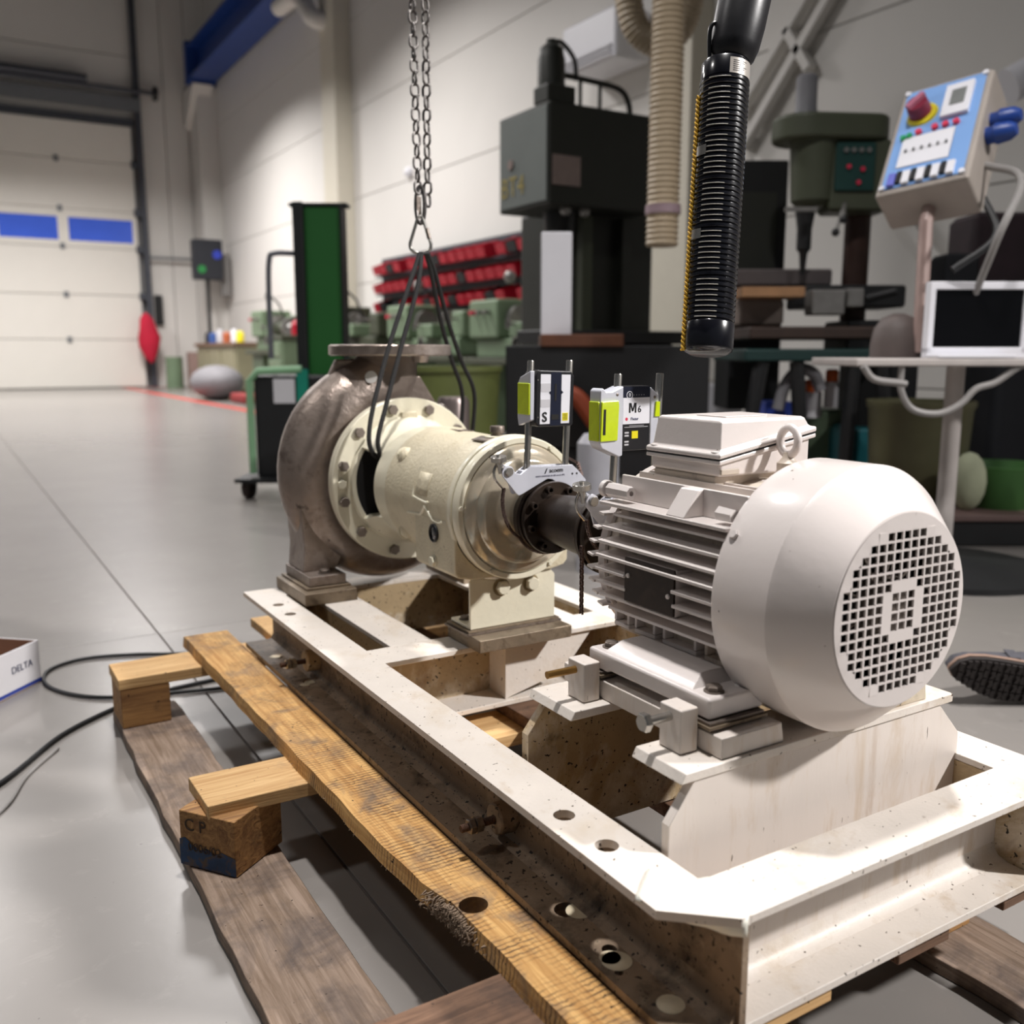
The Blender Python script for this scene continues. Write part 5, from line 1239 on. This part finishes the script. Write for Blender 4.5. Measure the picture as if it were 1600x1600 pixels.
# control box on a stand over the white table
# leans back and is turned so that its right flank and its underside show
pTL, pTR, pBL = V(3.008, 2.266, 1.640), V(3.077, 2.016, 1.667), V(2.752, 2.160, 1.277)
rx = pTR - pTL; uy = pTL - pBL; OC = (pTR + pBL) / 2; wid = rx.length; hgt = uy.length
rx.normalize(); uy = (uy - rx * uy.dot(rx)).normalized(); nz = rx.cross(uy)
MC = Matrix((rx, uy, nz)).transposed().to_4x4(); MC.translation = OC
cbx = thing('control_box', 'tilted grey control box with blue front panel above the white table', 'control box', OC - V(0, 0, .3))
W2, H2 = wid / 2, hgt / 2
def cbox(x0, x1, y0, y1, z0, z1, nm, m, par=None, bev=.002): return MB().box(x0, x1, y0, y1, z0, z1, MC).build(nm, m, par or cbx, bevel=bev, seg=1)
cbox(-W2 - .02, W2 + .02, -H2 - .02, H2 + .02, -.17, 0, 'box_body', paint('control_box_grey', '#a39a92', .5), bev=.012)
PF = cbox(-W2, W2, -H2, H2, 0, .004, 'front_panel', paint('sky_blue_panel', '#7fa8e0', .4, var=.03))
cbox(-W2 * .75, W2 * .55, -H2 * .62, -H2 * .02, .004, .008, 'white_module', WHITE, PF)
for k in range(6): cbox(-W2 * .62 + k * W2 * .2, -W2 * .56 + k * W2 * .2, -H2 * .34, -H2 * .28, .008, .012, 'button', INK, PF, .001)
cbox(W2 * .1, W2 * .78, H2 * .2, H2 * .84, .004, .02, 'meter_frame', WHITE, PF); cbox(W2 * .28, W2 * .64, H2 * .38, H2 * .7, .02, .022, 'meter_screen', paint('lcd_grey', '#7a7d7c', .3), PF)
def disc(x, y, r, h, nm, m, par, z=.004, n=24): return MB().lathe([(z, r), (z + h, r * .92), (z + h, 0)], (0, 0, 0), (0, 0, 1), n).tf(MC @ Matrix.Translation((x, y, 0))).build(nm, m, par)
disc(-W2 * .42, H2 * .42, .052, .008, 'switch_plate', paint('switch_yellow', '#d2c32a', .4), PF)
kn = disc(-W2 * .46, H2 * .44, .038, .045, 'rotary_switch', paint('switch_red', '#7a2238', .4), PF, .012)
MB().box(-.034, .034, -.009, .009, .055, .072).tf(MC @ Matrix.Translation((-W2 * .46, H2 * .44, 0)) @ Matrix.Rotation(R(50), 4, 'Z')).build('switch_grip', paint('switch_pink', '#b06a80', .4), kn)
for k in range(3): disc(W2 * (.02 + .26 * k), H2 * .06, .011, .012, 'button', REDI, PF)
disc(-W2 * .75, -H2 * .02, .010, .012, 'button', paint('button_green', '#1f9a58', .4), PF); disc(-W2 * .6, -H2 * .0, .010, .012, 'button', MATS['button_green'], PF); disc(-W2 * .38, H2 * .04, .011, .012, 'button', REDI, PF)
for k in range(5): cbox(-W2 * .85 + k * W2 * .36, -W2 * .66 + k * W2 * .36, -H2 * .98, -H2 * .74, .004, .016, 'toggle', WHITE if k else paint('toggle_blue', '#6a70c8', .4), PF); 
for k in range(4): cbox(-W2 * .64 + k * W2 * .36, -W2 * .52 + k * W2 * .36, -H2 * .95, -H2 * .72, .004, .014, 'toggle', INK, PF)
for (x, y) in ((-W2, H2), (W2, H2), (-W2, -H2), (W2, -H2)): disc(x * .97, y * .97, .010, .006, 'corner_screw', WHITE, PF)
BP = paint('plug_blue', '#1c3f8c', .4)
for (y, z) in ((H2 * .28, -.07), (-H2 * .05, -.06)):
    q = MB(); q.lathe([(0, .028), (.02, .028), (.03, .034), (.07, .030), (.09, .018)], (0, 0, 0), (1, 0, 0), 18).tf(MC @ Matrix.Translation((W2 + .02, y, z))); q.build('blue_socket', BP, cbx)
sb = OC - uy * (H2 + .02) - nz * .1
MB().tube([sb + uy * .01, sb - uy * .05, V(sb.x, sb.y, .75)], .022, 10).build('stand_tube', paint('stand_pinkish', '#a08a84', .5), cbx)
MB().tube(spline([OC + rx * (W2 + .02) - nz * .1 - uy * .1, OC + rx * (W2 + .14) - uy * .2 - nz * .1, OC + rx * (W2 + .10) - uy * .42 - nz * .12, V(sb.x + .12, sb.y - .05, .78)], 8), .012, 8).build('cable', paint('grey_lead', '#8d8a88', .5), cbx)
MB().tube(spline([OC + rx * W2 - uy * .16 - nz * .15, OC + rx * (W2 + .06) - uy * .32 - nz * .2, OC + rx * (W2 - .05) - uy * .44 - nz * .2], 8), .012, 8).build('cable', BLK, cbx)
# white table with laptop-like frame
tbx = gthing('side_table', 'small white table on one round leg with a round dark foot', 'table', 1.75, 3.05)
Dt = 3.0
xa, zt = L(1338, 562, Dt); xb, _ = L(1700, 562, Dt)
TW = paint('table_top_white', '#b6afab', .5)
GB().box(xa, xb, Dt, Dt + .45, .705, .73).build('table_top', TW, tbx, bevel=.006)
x_, _ = L(1538, 600, Dt); GB().lathe([(.03, .030), (.705, .030)], (x_, Dt + .2, 0), (0, 0, 1), 18).build('leg', TW, tbx)
GB().lathe([(0, .36), (.02, .36), (.05, .06), (.06, .04)], (x_, Dt + .2, 0), (0, 0, 1), 40).build('foot_disc', BLK, tbx)
lt = gthing('picture_frame', 'white framed black screen standing on the small white table', 'screen', 1.6, 3.1, .73)
x0, z1 = L(1462, 450, Dt + .1); x1, z0 = L(1592, 550, Dt + .1); z0 = .745
MF = Matrix.Translation((0, Dt + .1, 0))
f_ = GB(); f_.box(x0, x1, Dt + .1, Dt + .12, z0, z1); f_ = f_.build('screen_glass', paint('black_glass', '#0a0a0c', .12), lt)
for (a, b_, c_, d_) in ((x0 - .02, x1 + .02, z1 - .005, z1 + .02), (x0 - .02, x1 + .02, z0 - .015, z0 + .02), (x0 - .02, x0, z0, z1), (x1, x1 + .02, z0, z1)):
    GB().box(a, b_, Dt + .09, Dt + .13, c_, d_).build('frame_bar', WHITE, lt, bevel=.003, seg=1)
kb = gthing('white_tray', 'flat white tray lying on the white table before the screen', 'tray', 1.55, 2.98, .73); GB().box(x0 - .02, x1 - .06, Dt + .0, Dt + .085, .731, .742).build('tray_body', WHITE, kb, bevel=.003)
db = gthing('dark_hood', 'dark brownish rounded cover standing on the left of the white table', 'cover', 1.35, 3.3, .73)
q = GB(); xh, zh = L(1412, 520, 3.25); q.lathe([(.731, .088), (.78, .088), (.83, .078), (.865, .055), (.88, .02), (.88, 0)], (xh, 3.3, 0), (0, 0, 1), 24); q.build('cover_body', paint('taupe_cover', '#5d5350', .6, var=.1), db, smooth=60)
wc = gthing('grey_cable_loop', 'grey cable sagging in loops below the white table', 'cable', 1.6, 2.95, .3)
GB().tube(spline([(L(a, b_, Dt)[0], Dt - .02, L(a, b_, Dt)[1]) for a, b_ in ((1345, 572), (1362, 592), (1400, 598), (1412, 600))], 8), .011, 8).build('lead', MATS['grey_lead'], wc)
GB().tube(spline([(L(a, b_, Dt)[0], Dt + .02, L(a, b_, Dt)[1]) for a, b_ in ((1413, 570), (1412, 610), (1430, 640), (1470, 647), (1505, 632), (1530, 608), (1560, 598), (1600, 572), (1640, 560))], 8), .011, 8).build('lead', MATS['grey_lead'], wc)
bk = gthing('plastic_barrel', 'big olive green plastic barrel with pale rim behind the white table', 'barrel', 1.9, 4.0)
xk, _ = L(1440, 700, 4.0); q = GB(); q.lathe([(0, .18), (.02, .19), (.20, .20), (.38, .21), (.40, .22), (.42, .22), (.42, .20), (.2, .19)], (xk, 4.04, .126), (0, 0, 1), 32); q.build('barrel_body', paint('olive_plastic', '#55533a', .5), bk)
gb2 = gthing('green_tub', 'green plastic tub on the floor at the right edge', 'tub', 2.1, 3.7)
xk, _ = L(1590, 760, 3.7); q = GB(); q.lathe([(0, .15), (.14, .18), (.17, .19), (.17, .17), (.05, .14)], (xk, 3.85, .126), (0, 0, 1), 32); q.build('tub_body', paint('leaf_green_plastic', '#3f6a35', .5), gb2)
pb = gthing('pale_bag', 'pale green sack slumped behind the table leg', 'sack', 2.0, 3.5); xk, _ = L(1562, 700, 3.5); GB().ball((xk, 3.72, .24), .07, 16, (1.0, .8, 1.7)).build('sack_body', paint('pale_sack', '#a8ad92', .8, var=.1), pb, smooth=60)
dkb = gthing('dark_bag', 'black cloth bag at the right edge behind the white table', 'bag', 2.2, 4.2); gbox(1560, 1700, 560, 760, 4.3, .4, 'bag_body', paint('dark_cloth', '#15171d', .8), dkb, .05)
dkc = gthing('equipment_rack', 'black equipment rack behind the control box stand', 'rack', 2.2, 4.6); gbox(1525, 1720, 330, 560, 4.7, .3, 'rack_body', paint('dark_maroon', '#2a1c22', .7, var=.3, vscale=8), dkc, .03); gbox(1480, 1530, 395, 450, 4.6, .2, 'rack_foot', MATS['dark_cloth'], dkc, .02)
lb = gthing('wall_lamp', 'white batten lamp on the wall at the upper right corner', 'lamp', 3.2, 5.2, 2.4)
pa_, pb_ = L(1575, 135, 5.0), L(1720, 60, 5.0); GB().tube([(pa_[0], 5.0, pa_[1]), (pb_[0], 5.0, pb_[1])], .09, 12).build('lamp_housing', WHITE, lb)
# black board on the floor level to the right: low black edge of a machine plinth
pz = gthing('machine_plinth', 'low black plinth with a pale top behind the motor', 'plinth', 2.0, 4.2); x0, _ = L(1250, 818, 3.6); x1, _ = L(1900, 818, 3.6); GB().box(x0, x1, 3.60, 4.28, 0, .10).build('plinth_body', BLK, pz, bevel=.01); GB().box(x0, x1, 3.59, 4.28, .10, .125).build('plinth_deck', paint('pinkish_deck', '#6b5652', .6), pz, bevel=.004)
# rack of red bins along the wall and green lathes below
REDB = paint('red_bin_plastic', '#b3122c', .45, var=.08, vscale=6); BLKB = paint('black_bin_plastic', '#1c1c20', .5)
rk = thing('bin_rack', 'dark steel rack board on the right wall that carries the red bins', 'rack', (5.3, 9.7, 1.3))
MB().box(5.30, 5.34, 7.4, 12.1, 1.25, 1.98).build('rack_board', DGREY, rk)
for z in (1.27, 1.51, 1.75): MB().box(5.20, 5.30, 7.4, 12.1, z - .02, z).build('rack_rail', DGREY, rk)
rnd = random.Random(11); binm = {}
def bin_mesh(m):
    if m.name not in binm:
        q = MB(); q.add([(-.09, -.085, 0), (.09, -.085, 0), (.09, .085, 0), (-.09, .085, 0), (-.12, -.095, .10), (.09, -.095, .18), (.09, .095, .18), (-.12, .095, .10)], [(0, 3, 2, 1), (0, 1, 5, 4), (1, 2, 6, 5), (2, 3, 7, 6), (3, 0, 4, 7)])
        q.box(-.122, -.112, -.06, .06, .085, .105); binm[m.name] = q.mesh('storage_bin', m, 0, center=False)[0]
    return binm[m.name]
for r in range(3):
    cnt = 0
    for c in range(21):
        y = 7.55 + c * .215
        if rnd.random() < .12: continue
        m = REDB if rnd.random() < .78 else BLKB
        o = place(bin_mesh(m), 'storage_bin', None, (5.205, y, 1.275 + r * .24), Quaternion((0, 0, 1), rnd.uniform(-.03, .03)))
        ordn = ['first', 'second', 'third', 'fourth', 'fifth', 'sixth', 'seventh', 'eighth', 'ninth', 'tenth', 'eleventh', 'twelfth', 'thirteenth', 'fourteenth', 'fifteenth', 'sixteenth', 'seventeenth', 'eighteenth', 'nineteenth', 'twentieth', 'twenty-first'][cnt]; cnt += 1
        tag(o, ('red' if m is REDB else 'black') + ' storage bin, ' + ordn + ' from the right in the ' + ['lowest', 'middle', 'top'][r] + ' row of the wall rack', 'bin', 'storage bins on the wall rack')
def lathe_machine(name, label, x, y, s, col, L_=1.6):
    t = thing(name, label, 'machine', (x, y, 0))
    MB().box(x - .2 * s, x + .25 * s, y, y + .5 * s, 0, .62 * s).build('pedestal', col, t, bevel=.02); MB().box(x - .2 * s, x + .25 * s, y + L_ - .5 * s, y + L_, 0, .62 * s).build('pedestal', col, t, bevel=.02)
    MB().box(x - .3 * s, x + .3 * s, y, y + L_, .62 * s, .68 * s).build('chip_tray', GRN2, t, bevel=.01)
    MB().box(x - .14 * s, x + .14 * s, y + .1, y + L_ - .05, .68 * s, .86 * s).build('bed', col, t, bevel=.02)
    MB().box(x - .2 * s, x + .22 * s, y + L_ - .55 * s, y + L_, .86 * s, 1.22 * s).build('headstock', col, t, bevel=.03, seg=2)
    MB().lathe([(0, .12 * s), (.08, .12 * s), (.08, .03)], (x, y + L_ - .56 * s, 1.04 * s), (0, -1, 0), 20).build('chuck', LSTEEL, t)
    MB().box(x - .24 * s, x + .1 * s, y + .5 * s, y + .85 * s, .86 * s, 1.0 * s).build('carriage', GRL, t, bevel=.02)
    MB().box(x - .12 * s, x + .12 * s, y + .05, y + .3 * s, .86 * s, 1.12 * s).build('tailstock', col, t, bevel=.03, seg=2)
    for (yy, zz, r_) in ((y + .62 * s, .8 * s, .07), (y + .15 * s, 1.04 * s, .06), (y + .75 * s, .98 * s, .045)):
        MB().lathe([(0, r_), (.012, r_), (.012, r_ * .8), (0, r_ * .8)], (x - .3 * s, yy, zz), (-1, 0, 0), 16).build('handwheel', LSTEEL, t); MB().cyl((x - .1, yy, zz), (x - .31 * s, yy, zz), .012, n=8).build('wheel_shaft', LSTEEL, t)
    for q_ in range(3): MB().cyl((x - .21 * s, y + L_ - (.15 + .13 * q_) * s, 1.1 * s), (x - .27 * s, y + L_ - (.15 + .13 * q_) * s, 1.1 * s), .022, n=10).build('knob', LSTEEL if q_ else REDI, t)
    MB().tube([(x + .1, y + .9 * s, 1.0 * s), (x - .02, y + .9 * s, 1.30 * s), (x - .15, y + .95 * s, 1.42 * s)], .016, 8).build('lamp_arm', BLK, t); MB().ball((x - .17, y + .95 * s, 1.40 * s), .06, 10).build('lamp_head', LSTEEL, t)
    return t
lathe_machine('lathe', 'pale green lathe under the red bins, nearest to the milling machine', 4.75, 6.6, 1.02, GRL, 1.7)
lathe_machine('lathe', 'pale green lathe under the red bins, middle one behind the hoist chain', 4.85, 8.7, 1.05, GRL, 1.8)
lathe_machine('lathe', 'mid green lathe below the far end of the red bins', 4.85, 10.9, 1.1, GRN2, 1.7)
lathe_machine('lathe', 'pale green lathe between the cream column and the stacker mast', 4.75, 13.8, 1.15, GRL, 1.9)
dc = gthing('olive_drum', 'olive green open drum right behind the pump neck', 'drum', -.35, 4.2)
x_, _ = L(695, 600, 4.1); GB().lathe([(0, .20), (.0, .205), (.5, .23), (.66, .24), (.67, .25), (.69, .25), (.69, .22), (.4, .2)], (x_, 4.1, 0), (0, 0, 1), 32).build('drum_body', paint('drum_olive', '#5a6234', .5, var=.1), dc)
fc2 = gthing('metal_flask', 'small steel canister on the floor behind the cream pump flange', 'canister', -.25, 3.4)
x_, z_ = L(708, 620, 3.4); GB().lathe([(0, .06), (z_ - .02, .06), (z_, .05), (z_, 0)], (x_, 3.4, 0), (0, 0, 1), 20).build('canister_body', paint('brushed_brownish_steel', '#8b7f7c', .3, .7), fc2)
wb2 = gthing('white_canister', 'pale grey plastic canister behind the two laser sensors', 'canister', .3, 3.2)
x_, z_ = L(935, 678, 3.2); GB().lathe([(0, .07), (z_ - .03, .072), (z_, .05), (z_, 0)], (x_, 3.2, 0), (0, 0, 1), 24).build('canister_body', paint('pale_grey_plastic', '#a3a3aa', .4), wb2)
rb_ = gthing('red_mat', 'red strip of floor marking behind the shaft coupling', 'floor marking', .3, 3.9); xk, _ = L(900, 748, 3.9); GB().box(xk - .12, xk + .45, 3.6, 3.75, .0, .004).build('strip', REDL, rb_)
# green pallet stacker
PG = paint('stacker_green', '#1f5a26', .45, var=.05, vscale=2); MG = paint('stacker_mint', '#7fa983', .5, var=.05)
st_ = gthing('pallet_stacker', 'tall pallet stacker with a bright green mast panel and black body', 'stacker', -1.2, 5.0)
Ds = 5.05
xa, zt = L(474, 322, Ds); xb, _ = L(524, 322, Ds)
GB().box(xa, xb + .02, Ds, Ds + .05, .25, zt).build('mast_panel', PG, st_, bevel=.006)
GB().box(xa - .055, xa, Ds - .03, Ds + .12, .08, zt + .02).build('mast_rail', BLK, st_, bevel=.006); GB().box(xb + .02, xb + .035, Ds - .02, Ds + .12, .08, zt).build('mast_rail', BLK, st_, bevel=.006)
GB().box(xa - .075, xb + .06, Ds - .01, Ds + .1, zt, zt + .015).build('mast_cap', BLK, st_)
Dk = 4.85
x0, z1 = L(388, 580, Dk); x1, _ = L(478, 580, Dk)
GB().box(x0 + .02, x1 + .12, Dk, Dk + .25, .10, z1 - .02).build('body', BLK, st_, bevel=.02)
GB().tube([(x0 + .005, Dk - .01, .13), (x0 + .005, Dk - .01, z1 - .05), (x0 + .05, Dk - .01, z1), (x1 - .02, Dk - .01, z1 + .01)], .020, 8).build('edge_tube', MG, st_)
GB().box(x1 - .045, x1 + .01, Dk - .02, Dk + .01, z1 - .16, z1 + .01).build('teal_corner', paint('stacker_teal', '#0f7a66', .45), st_)
q0, q1 = L(427, 592, Dk), L(462, 630, Dk); GB().box(q0[0], q1[0], Dk - .008, Dk + .002, q1[1], q0[1]).build('data_label', GREYL, st_)
GB().box(x0 - .07, x1 + .1, Dk - .1, Dk + .35, .09, .11).build('foot_deck', BLK, st_)
x_, _ = L(384, 750, Dk); GB().lathe([(0, .055), (.035, .055), (.035, .02), (0, .02)], (x_, Dk, .055), (1, -.2, 0), 22).build('castor_wheel', paint('castor_brown', '#3a2c28', .6), st_)
x_, _ = L(450, 750, Dk); GB().lathe([(0, .055), (.035, .055), (.035, .02), (0, .02)], (x_, Dk + .1, .055), (1, -.2, 0), 22).build('castor_wheel', MATS['castor_brown'], st_)
h0, h1, h2 = L(424, 470, Ds), L(424, 402, Ds), L(470, 396, Ds)
GB().tube(spline([(h0[0], Ds - .05, h0[1] - .3), (h0[0], Ds - .05, h0[1]), (h1[0], Ds - .05, h1[1] - .02), (h1[0] + .03, Ds - .05, h2[1] - .005), (h2[0] - .05, Ds, h2[1]), (h2[0], Ds + .03, h2[1])], 6), .014, 10).build('push_bar', paint('handle_grey', '#5d5f66', .5), st_)
# far end: jacket, door control box, bench, odds and ends
jk = thing('red_jacket', 'red jacket hanging beside the door track', 'jacket', (3.95, 21.2, .5))
q = MB(); vs = []; prf = [(0.52, .02, .02), (.62, .10, .06), (.85, .20, .10), (1.05, .22, .12), (1.25, .17, .10), (1.42, .13, .08), (1.53, .06, .05), (1.56, .02, .02)]
for z, w_, d_ in prf:
    for i in range(14):
        a = 2 * PI * i / 14; vs.append((3.93 + w_ * math.cos(a) * (1 + .15 * math.sin(3 * a + z * 7)) - (z - 1) * .06, 21.2 + d_ * math.sin(a), z))
fs = [(i * 14 + k, i * 14 + (k + 1) % 14, (i + 1) * 14 + (k + 1) % 14, (i + 1) * 14 + k) for i in range(len(prf) - 1) for k in range(14)]
q.add(vs, fs); q.build('jacket_cloth', paint('jacket_red', '#c01838', .8, var=.1, vscale=5), jk, smooth=60)
MB().box(3.95, 4.0, 21.15, 21.5, 1.5, 1.56).build('hook', DGREY, jk)
tel = thing('wall_switch', 'black door switch box on the wall panel beside the jacket', 'switch', (4.25, 21.6, 1.35)); MB().box(4.17, 4.33, 21.56, 21.66, 1.32, 1.95).build('switch_body', BLK, tel, bevel=.02)
ct = thing('door_control_box', 'dark control screen box with a green and a blue lamp near the corner column', 'control box', (5.0, 20.3, 2.1))
MB().box(4.72, 5.30, 20.2, 20.5, 2.22, 3.02).build('box_body', paint('dark_blue_grey', '#23262e', .5), ct, bevel=.02)
MB().lathe([(0, .08), (.02, .08)], (4.86, 20.2, 2.42), (0, -1, 0), 16).build('green_lamp', paint('green_lamp', '#1f7a3a', .3, emit=.25), ct); MB().lathe([(0, .09), (.02, .09)], (5.18, 20.2, 2.72), (0, -1, 0), 16).build('blue_lamp', paint('blue_lamp', '#2a3ca8', .3, emit=.25), ct)
MB().box(5.30, 5.46, 20.3, 20.5, 1.9, 2.75).build('side_box', paint('grey_side_box', '#7c7a78', .5), ct, bevel=.01); MB().cyl((5.0, 20.35, 0), (5.0, 20.35, 2.22), .04, n=10).build('post', BLK, ct)
bc = thing('work_bench', 'khaki work bench with drawers far back near the door wall', 'bench', (4.9, 18.2, 0))
KH = paint('khaki_steel', '#8e8a70', .5, var=.06)
MB().box(4.55, 5.4, 16.9, 19.9, .86, .92).build('bench_top', paint('bench_top_brown', '#7a5f4c', .6), bc); MB().box(4.6, 5.35, 16.95, 19.85, .1, .86).build('bench_body', KH, bc, bevel=.01)
for (x, y) in ((4.7, 17.1), (5.25, 17.1), (4.7, 19.7), (5.25, 19.7)): MB().box(x - .04, x + .04, y - .04, y + .04, 0, .1).build('foot', KH, bc)
for k in range(3): MB().box(4.585, 4.6, 17.05 + k * .95, 17.9 + k * .95, .2, .8).build('drawer_front', KH, bc, bevel=.01)
for k, (yy, r_, h_, m_, lbt) in enumerate(((17.2, .07, .2, YEL, 'yellow tin on the far work bench'), (17.6, .06, .24, WHITE, 'white bottle beside the yellow tin on the far work bench'), (18.1, .08, .2, paint('tin_orange', '#b3603a', .5), 'orange brown tin in the middle of the far work bench'), (18.6, .07, .26, GREYL, 'tall grey bottle on the far work bench'), (19.1, .09, .2, paint('tin_blue', '#3a5a9a', .5), 'blue tin on the far work bench'), (19.5, .07, .22, BLK, 'black tin at the far end of the work bench'))):
    t = thing('tin', lbt, 'tin', (4.75, yy, .92)); MB().lathe([(0, r_), (h_ * .8, r_), (h_, r_ * .6), (h_, 0)], (4.75, yy, .92), (0, 0, 1), 16).build('tin_body', m_, t)
gs = thing('grey_covered_heap', 'grey covered heap on the floor in front of the far work bench', 'heap', (3.85, 15.4, 0)); MB().ball((3.85, 15.4, .27), .5, 18, (.8, 1.3, .55)).build('cover_cloth', paint('grey_cover', '#7e7c80', .7, var=.08), gs, smooth=60)
rdm = thing('red_cushion', 'dark red pad lying beside the grey covered heap', 'pad', (4.0, 14.2, 0)); MB().box(3.8, 4.2, 13.7, 14.5, 0, .14).build('pad_body', paint('dull_red', '#8c2a2a', .7), rdm, bevel=.04)
for k, (xx, yy, w_, h_, m_, lbt) in enumerate(((4.35, 20.9, .35, .65, GRL, 'pale green drum standing at the foot of the door track'), (4.75, 20.7, .3, .75, paint('pink_brown_box', '#9a8078', .7), 'brown cardboard box by the corner column'))):
    t = thing(['small_drum', 'cardboard_box'][k], lbt, ['drum', 'box'][k], (xx, yy, 0))
    if k == 0: MB().lathe([(0, w_ / 2), (h_, w_ / 2), (h_, 0)], (xx, yy, 0), (0, 0, 1), 20).build('drum_body', m_, t)
    else: MB().box(xx - w_ / 2, xx + w_ / 2, yy - w_ / 2, yy + w_ / 2, 0, h_).build('box_body', m_, t, bevel=.01)
# grinder and green machine left of the mast
gd = thing('bench_grinder', 'green bench grinder on a stand seen left of the stacker mast', 'grinder', (4.3, 13.2, 0))
MB().box(4.15, 4.5, 13.0, 13.4, 0, .9).build('stand', GRL, gd, bevel=.02); MB().lathe([(-.3, .06), (-.28, .12), (-.2, .12), (-.18, .08), (.18, .08), (.2, .12), (.28, .12), (.3, .06)], (4.3, 13.2, 1.08), (0, 1, 0), 20).build('motor_body', GRN2, gd)
for y in (12.93, 13.47): MB().lathe([(-.03, .15), (.03, .15)], (4.3, y, 1.08), (0, 1, 0), 24).build('grinding_wheel', LSTEEL, gd)
tt = thing('tool_trolley', 'small green tool trolley with a red lid behind the stacker push bar', 'trolley', (4.0, 12.0, 0))
MB().box(3.75, 4.3, 11.7, 12.3, .15, .9).build('trolley_body', GRL, tt, bevel=.02); MB().box(3.74, 4.31, 11.69, 12.31, .9, .96).build('trolley_lid', GRN2, tt, bevel=.01)
for (x, y) in ((3.82, 11.78), (4.22, 11.78), (3.82, 12.22), (4.22, 12.22)): MB().cyl((x - .02, y, .075), (x + .02, y, .075), .075, n=14).build('wheel', BLK, tt)
for z in (.25, .47, .69): MB().box(3.735, 3.75, 11.75, 12.25, z, z + .18).build('drawer', GRL, tt, bevel=.006)
for (y, r_, h_, m_, lbt) in ((11.85, .07, .2, REDB, 'red oil can on the tool trolley lid'), (12.1, .06, .16, LSTEEL, 'steel cup on the tool trolley lid')):
    t = thing('can', lbt, 'can', (4.0, y, .96)); MB().lathe([(0, r_), (h_ * .7, r_), (h_, r_ * .3), (h_, 0)], (4.0, y, .961), (0, 0, 1), 16).build('can_body', m_, t)
ws = thing('socket_plate', 'small white wall fitting on the right wall beside the hoist chain', 'fitting', (5.49, 10.3, 3.0)); MB().ball((5.49, 11.6, 3.05), .07, 10).build('fitting_body', WHITE, ws)
